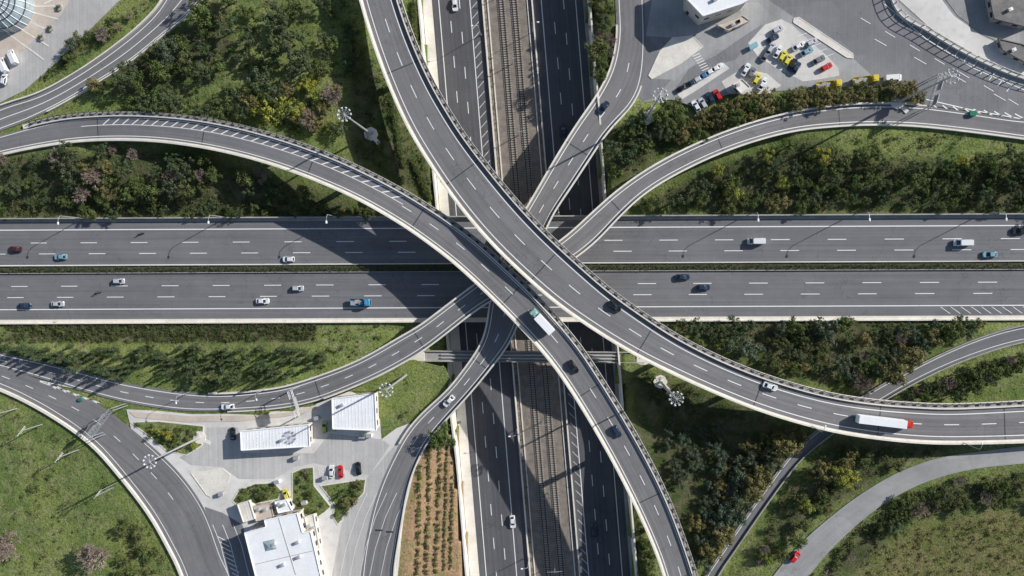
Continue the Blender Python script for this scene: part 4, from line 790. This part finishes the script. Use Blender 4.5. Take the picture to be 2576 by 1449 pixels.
for i in range(24):
    t=i*2*math.pi/24; mb=MB(); pr=None
    for a,rz_ in ((11.6,3),(11.1,6.6),(9.05,9.1),(5.5,10.6),(1,11.1)):
        q_=(c[0]+KR*a*math.cos(t),c[1]+KR*a*math.sin(t),rz_)
        if pr: mb.cyl(pr,q_,.12,.12,4)
        pr=q_
    obj('roof_rib',mb.mesh('roof_rib',M['roofw']),e)
for a,rz_ in ((11.1,6.6),(9.05,9.15),(5.5,10.65),(7.3,9.95)):
    mb=MB()
    for i in range(40):
        t,t2=i*math.pi/20,(i+1)*math.pi/20; mb.cyl((c[0]+KR*a*math.cos(t),c[1]+KR*a*math.sin(t),rz_),(c[0]+KR*a*math.cos(t2),c[1]+KR*a*math.sin(t2),rz_),.16,.16,4)
    obj('ring_beam',mb.mesh('ring_beam',M['dsteel']),e)
mb=MB()
for i in range(6):
    a,b=W(-40+i*30,40-i*6,3.08),W(110+i*12,150-i*34,3.08); d=b-a; m=(a+b)/2; mb.box(m,(np.linalg.norm(d),.5,.03),math.atan2(d[1],d[0]))
obj('paving_band',mb.mesh('paving_band',M['conc']),label='pale stone bands set in the square paving',cat='paving',kind='structure')
for x,y in ((105,95),(128,72),(60,15),(150,20)):
    p=W(x,y,3.1); e=empty('tree_planter','round planter with clipped shrub on the square','planter',tuple(p),0,1.,'planters on the square'); mb=MB(); mb.cyl((0,0,0),(0,0,.5),1.,1.1,14); obj('planter_bowl',mb.mesh('planter_bowl',M['conc_d']),e); o=obj('shrub_crown',TM['bush'][0][0],e); o.scale=(.45,)*3; o.location=(0,0,.3)
# ------------------------------------------------------------------ yard markings
mb=MB()
def wl(pts,w=.2,z=3.07):
    for (x0,y0),(x1,y1) in zip(pts[:-1],pts[1:]):
        a,b=W(x0,y0,z),W(x1,y1,z); d=b-a; L=np.linalg.norm(d); m=(a+b)/2; nn=np.array([-d[1],d[0],0])/L*w/2; mb.add([a-nn,b-nn,b+nn,a+nn],[(0,1,2,3)])
for i in range(9): wl([(2165+i*62,45+i*34),(2190+i*62,60+i*34)]); wl([(2150+i*50,75+i*23),(2180+i*50,92+i*23)]) if i%2 else None
wl([(2225,10),(2330,98),(2450,172),(2576,226),(2720,268)],.25)
for i in range(9): x=2345+i*26; wl([(x,262+i*3),(x+22,279+i*2.4),(x-4,287+i*2)],.35)
wl([(2330,250),(2450,278),(2576,300)],.3); 
for i in range(5): wl([(2005+i*17,92+i*13),(2030+i*17,83+i*13)],.15); wl([(1720+i*24,214-i*14),(1736+i*24,226-i*14)],.15); wl([(1925+i*14,128+i*12),(1945+i*14,110+i*12)],.15)
for i in range(7): wl([(1742+i*4,142+i*6),(1760+i*4,134+i*6)],.25)
for i in range(14): wl([(2262+i*22,22+i*14.5),(2246+i*22,42+i*14.5)],.25)
for x in (856,880,905,930,958): wl([(x,1449),(x+14,1380),(x+40,1300),(x+68,1240)],.14)
for x in (560,585,612): wl([(x-25,1320),(x-5,1370),(x+15,1449)],.22)
for i in range(8): wl([(548+i*5,1350+i*13),(572+i*5,1362+i*13)],.3)
for i in range(5): wl([(118+i*26,962+i*10),(140+i*26,978+i*9)],.35)
wl([(100,960),(250,1013)],.3); wl([(100,958),(180,975),(320,1002)],.3)
for i in range(7): wl([(805+i*16,1200),(800+i*16,1170)],.15)
obj('road_marking',mb.mesh('road_marking',M['paint']),label='white bay lines and chevrons on the yards',cat='road marking',kind='structure')
for x0,y0 in ((945,1334),(972,1338)):
    mb=MB(); a=W(x0,y0,3.08); mb.box((a[0]+1.1,a[1],3.08),(2.6,.6,.02)); obj('drain_grate',mb.mesh('drain_grate',M['dsteel']),label='dark drain grate set in the toll lanes',cat='drain')
fr=road('FN',[(2215,-300),(2240,0),(2330,78),(2450,148),(2576,200),(2760,240)],[(2217,-300),(2243,-2),(2333,75),(2452,145),(2577,197),(2761,237)],0,[(2000,3.05),(2900,3.05)])
e=empty('boundary_fence','tall steel fence on a pale concrete plinth','fence'); mb=MB(); mb.prism([lat(fr,0,-.2,-.1),lat(fr,0,-.2,.9),lat(fr,0,.2,.9),lat(fr,0,.2,-.1)]); obj('plinth',mb.mesh('plinth',M['conc']),e)
mb=MB(); u=0
while u<fr['S'][-1]: p=seg(fr,lat(fr,0,0),[u])[0]; mb.box((p[0],p[1],p[2]+1.9),(.28,.28,2.2)); u+=2.8
for zz in(1.4,2.9): mb.prism([lat(fr,0,-.06,zz),lat(fr,0,-.06,zz+.12),lat(fr,0,.06,zz+.12),lat(fr,0,.06,zz)])
obj('railing',mb.mesh('railing',M['steel']),e)
# ------------------------------------------------------------------ street furniture
def lamp_meshes(h,arm):
    a=MB(); a.cyl((0,0,0),(0,0,h-1),.16,.1,8); a.cyl((0,0,h-1),(0,-.8,h-.1),.1,.08,6); a.cyl((0,-.8,h-.1),(0,-arm,h+.1),.08,.06,6); a.box((0,0,.15),(.5,.5,.4))
    b=MB(); b.loft([[(x*.8,-arm-.5+y*.9,h-.02) for x,y,_ in rr_(-.3,.3,.45,.15,0)],[(x,-arm-.5+y*1.,h+.12) for x,y,_ in rr_(-.3,.3,.5,.15,0)],[(x*.6,-arm-.5+y*.7,h+.25) for x,y,_ in rr_(-.3,.3,.5,.15,0)]]); return a.mesh('pole',M['steel']),b.mesh('lamp_head',M['roofw'])
PMm,HMm=lamp_meshes(12,2.0)
def lamp(px,py,z,rz,lb='tall grey street lamp beside the motorway',sc=1.):
    p=W(px,py,z); e=empty('street_lamp',lb,'street lamp',tuple(p),rz,sc,'street lamps along the roads'); obj('pole',PMm,e); obj('lamp_head',HMm,e)
for x,y in ((208,549),(568,547),(850,546),(1880,541),(2145,540),(2470,539),(-120,550),(2760,537)): lamp(x,y,.4,0)
for x,y,z,a in ((2420,1112,8.8,3.0),(2040,1070,11.2,2.8),(1740,1440,13.4,1.2),(1210,88,-6.8,-1.5),(1330,1400,-6.8,-1.5),(1340,80,-6.8,1.5),(1300,1080,-6.8,-1.5),(670,978,3.6,0.4),(480,985,3.2,.1)): lamp(x,y,z,a,'tall grey street lamp at the road edge',.8)
a=MB(); a.cyl((0,0,0),(0,0,30),.42,.18,12)
b=MB(); NF=10
for i in range(NF): t=i*2*math.pi/NF; b.cyl((.2*math.cos(t),.2*math.sin(t),29.8),(1.8*math.cos(t),1.8*math.sin(t),29.6),.06,.06,5); t2=(i+1)*2*math.pi/NF; b.cyl((1.5*math.cos(t),1.5*math.sin(t),29.6),(1.5*math.cos(t2),1.5*math.sin(t2),29.6),.05,.05,5)
fl=MB(); fl.loft([[(x,y,-.2) for x,y,_ in rr_(-.2,.2,.28,.1,0)],[(x*1.15,y*1.15,.15) for x,y,_ in rr_(-.2,.2,.28,.1,0)],[(x*.7,y*.7,.3) for x,y,_ in rr_(-.2,.2,.28,.1,0)]])
pl=MB(); pl.cyl((0,0,-3.),(0,0,.35),2.3,2.3,8); pl.box((0,-2.9,-.4),(1.3,3,1.2))
mm=[a.mesh('pole',M['steel']),b.mesh('lamp_ring',M['steel']),fl.mesh('floodlight',M['lampw']),pl.mesh('footing',M['conc'])]
for x,y,z,lb in ((933,337,2.2,'among shrubs'),(1625,297,3,'beside the yard'),(2258,257,3,'beside the sign gantry'),(1024,942,3.2,'on the lawn'),(1661,960,.6,'in the hollow'),(503,1100,3,'on the planted bed')):
    p=W(x,y,z)
    for _ in range(4): p=W(x,y,max(z-4,float(gz(p[0],p[1]))+.35))
    e=empty('high_mast_light','tall floodlight mast with ring of lamps '+lb,'light mast',tuple(p),random.random()*3,1.,'high mast floodlights')
    obj('pole',mm[0],e); obj('lamp_ring',mm[1],e); obj('footing',mm[3],e)
    for i in range(NF): t=i*2*math.pi/NF; o=obj('floodlight',mm[2],e); o.location=(1.95*math.cos(t),1.95*math.sin(t),29.7); o.rotation_euler=(0,.4,t)
def gantry(x0,y0,x1,y1,z,h,lb,panels):
    e=empty('sign_gantry',lb,'sign gantry'); A_,B_=Vector(W(x0,y0,z)),Vector(W(x1,y1,z)); d=(B_-A_).normalized(); nn=Vector((-d.y,d.x,0)); L=(B_-A_).length
    for p in (A_,B_):
        mb=MB(); [mb.cyl(p+nn*s,p+nn*s+Vector((0,0,h)),.15,.13,6) for s in(-.5,.5)]; obj('leg',mb.mesh('leg',M['steel']),e)
    mb=MB(); up=Vector((0,0,1))
    for s in(-.6,.6):
        for hh in(h-.1,h+.9): mb.cyl(A_+nn*s+up*hh,B_+nn*s+up*hh,.09,.09,5)
    k=int(L/1.2)
    for i in range(k):
        p,q_=A_+d*(L*i/k),A_+d*(L*(i+1)/k)
        mb.cyl(p+nn*.6+up*(h+.9),q_-nn*.6+up*(h+.9),.05,.05,4); mb.cyl(p-nn*.6+up*(h+.9),p+nn*.6+up*(h+.9),.05,.05,4); mb.cyl(p+nn*.6+up*(h-.1),q_+nn*.6+up*(h+.9),.05,.05,4)
    obj('truss',mb.mesh('truss',M['steel']),e)
    for t,w in panels:
        p=A_+d*(L*t); mb=MB(); mb.box((p.x+nn.x*.8,p.y+nn.y*.8,p.z+h+.4),(w,.12,2.6),math.atan2(d.y,d.x)); obj('sign_panel',mb.mesh('sign_panel',M['steel']),e)
gantry(262,1090,318,1018,3,8,'lattice steel sign gantry over the exit road',((.3,3.5),(.7,3.)))
gantry(752,972,772,1036,3.6,8,'white steel sign gantry over the ramp',((.5,4),))
gantry(2330,205,2305,285,3,8,'steel sign gantry over the yard entry',((.3,3.2),(.75,3.2)))
for i,(x,y) in enumerate(((42,1028),(105,1068),(196,1132),(290,1220))):
    p=W(x,y,2.9); e=empty('utility_pole','grey utility pole with crossarm in the field','utility pole',tuple(p),.9,1.,'utility poles in the field')
    mb=MB(); 
    if i==3:
        for s in(-1,1): mb.cyl((s*1.2,0,-.3),(s*1.2,0,9),.14,.1,6)
        for k in range(6): mb.cyl((-1.2,0,1.5*k),(1.2,0,1.5*k+1.5),.06,.06,4)
    else: mb.cyl((0,0,-.3),(0,0,10),.2,.12,8)
    obj('pole',mb.mesh('pole',M['steel']),e)
    mb=MB(); mb.box((0,0,9.3),(4.2,.16,.16)); mb.box((0,0,8.5),(3,.14,.14)); [mb.cyl((x_,0,9.35),(x_,0,9.8),.08,.05,6) for x_ in(-2,-1,1,2)]; obj('crossarm',mb.mesh('crossarm',M['conc']),e)
for y in range(-200,1700,180):
    if 540<y<930: continue
    p=W(nsline(1277.5,y),y,-7.); e=empty('catenary_mast','steel mast between the railway tracks','railway mast',tuple(p),.083,1.,'railway masts between the tracks'); mb=MB(); mb.cyl((0,0,0),(0,0,6.2),.14,.1,6); obj('post',mb.mesh('post',M['steel']),e)
    mb=MB(); mb.cyl((-2.6,0,5.8),(2.6,0,5.8),.06,.06,5); mb.cyl((-2.4,0,5.8),(0,0,6.2),.04,.04,4); mb.cyl((2.4,0,5.8),(0,0,6.2),.04,.04,4); obj('bracket',mb.mesh('bracket',M['steel']),e)
for x,y in ((203,1005),(2443,287)):
    p=W(x,y,3.05); e=empty('crash_cushion','green plastic crash cushion at the road split','crash barrier',tuple(p),0,.65 if x<300 else 1.); mb=MB(); mb.loft([rr_(-1.1,1.2,.85,.7,0),rr_(-1.1,1.2,.85,.7,1.0),rr_(-1.,1.1,.7,.6,1.1)]); obj('cushion',mb.mesh('cushion',M['green']),e)
p=W(1893,118,3.05); e=empty('waste_container','light blue waste container at the car park','container',tuple(p),.5,.8); mb=MB(); mb.box((0,0,.8),(3.4,1.9,1.5)); mb.box((0,0,1.6),(3.5,2.,.12)); obj('body',mb.mesh('body',plain('blue_paint',(.25,.45,.52))),e)
# ------------------------------------------------------------------ camera, light
cam=bpy.data.cameras.new('camera'); co=bpy.data.objects.new('camera',cam); COL.objects.link(co); SC.camera=co
cam.sensor_width=36; cam.lens=36*FO/2576; cam.clip_end=9000; co.location=(0,0,H); co.rotation_mode='QUATERNION'; co.rotation_quaternion=qn
EL=math.radians(28); az=math.atan2(.469,.883)
sv=Vector((math.cos(az)*math.cos(EL),math.sin(az)*math.cos(EL),math.sin(EL)))
sl_=bpy.data.lights.new('sun','SUN'); sl_.energy=5; sl_.angle=math.radians(.5); sl_.color=(1,.97,.92); so=bpy.data.objects.new('sun',sl_); COL.objects.link(so); so.rotation_mode='QUATERNION'; so.rotation_quaternion=sv.to_track_quat('Z','Y')
w=bpy.data.worlds.new('World'); SC.world=w; w.use_nodes=True; n=w.node_tree.nodes; sk=n.new('ShaderNodeTexSky'); sk.sky_type='NISHITA'; sk.sun_disc=False; sk.sun_elevation=EL; sk.sun_rotation=math.pi/2-az
w.node_tree.links.new(sk.outputs[0],n['Background'].inputs[0]); n['Background'].inputs[1].default_value=.09
SC.view_settings.view_transform='Standard'; SC.view_settings.look='None'; SC.view_settings.exposure=0
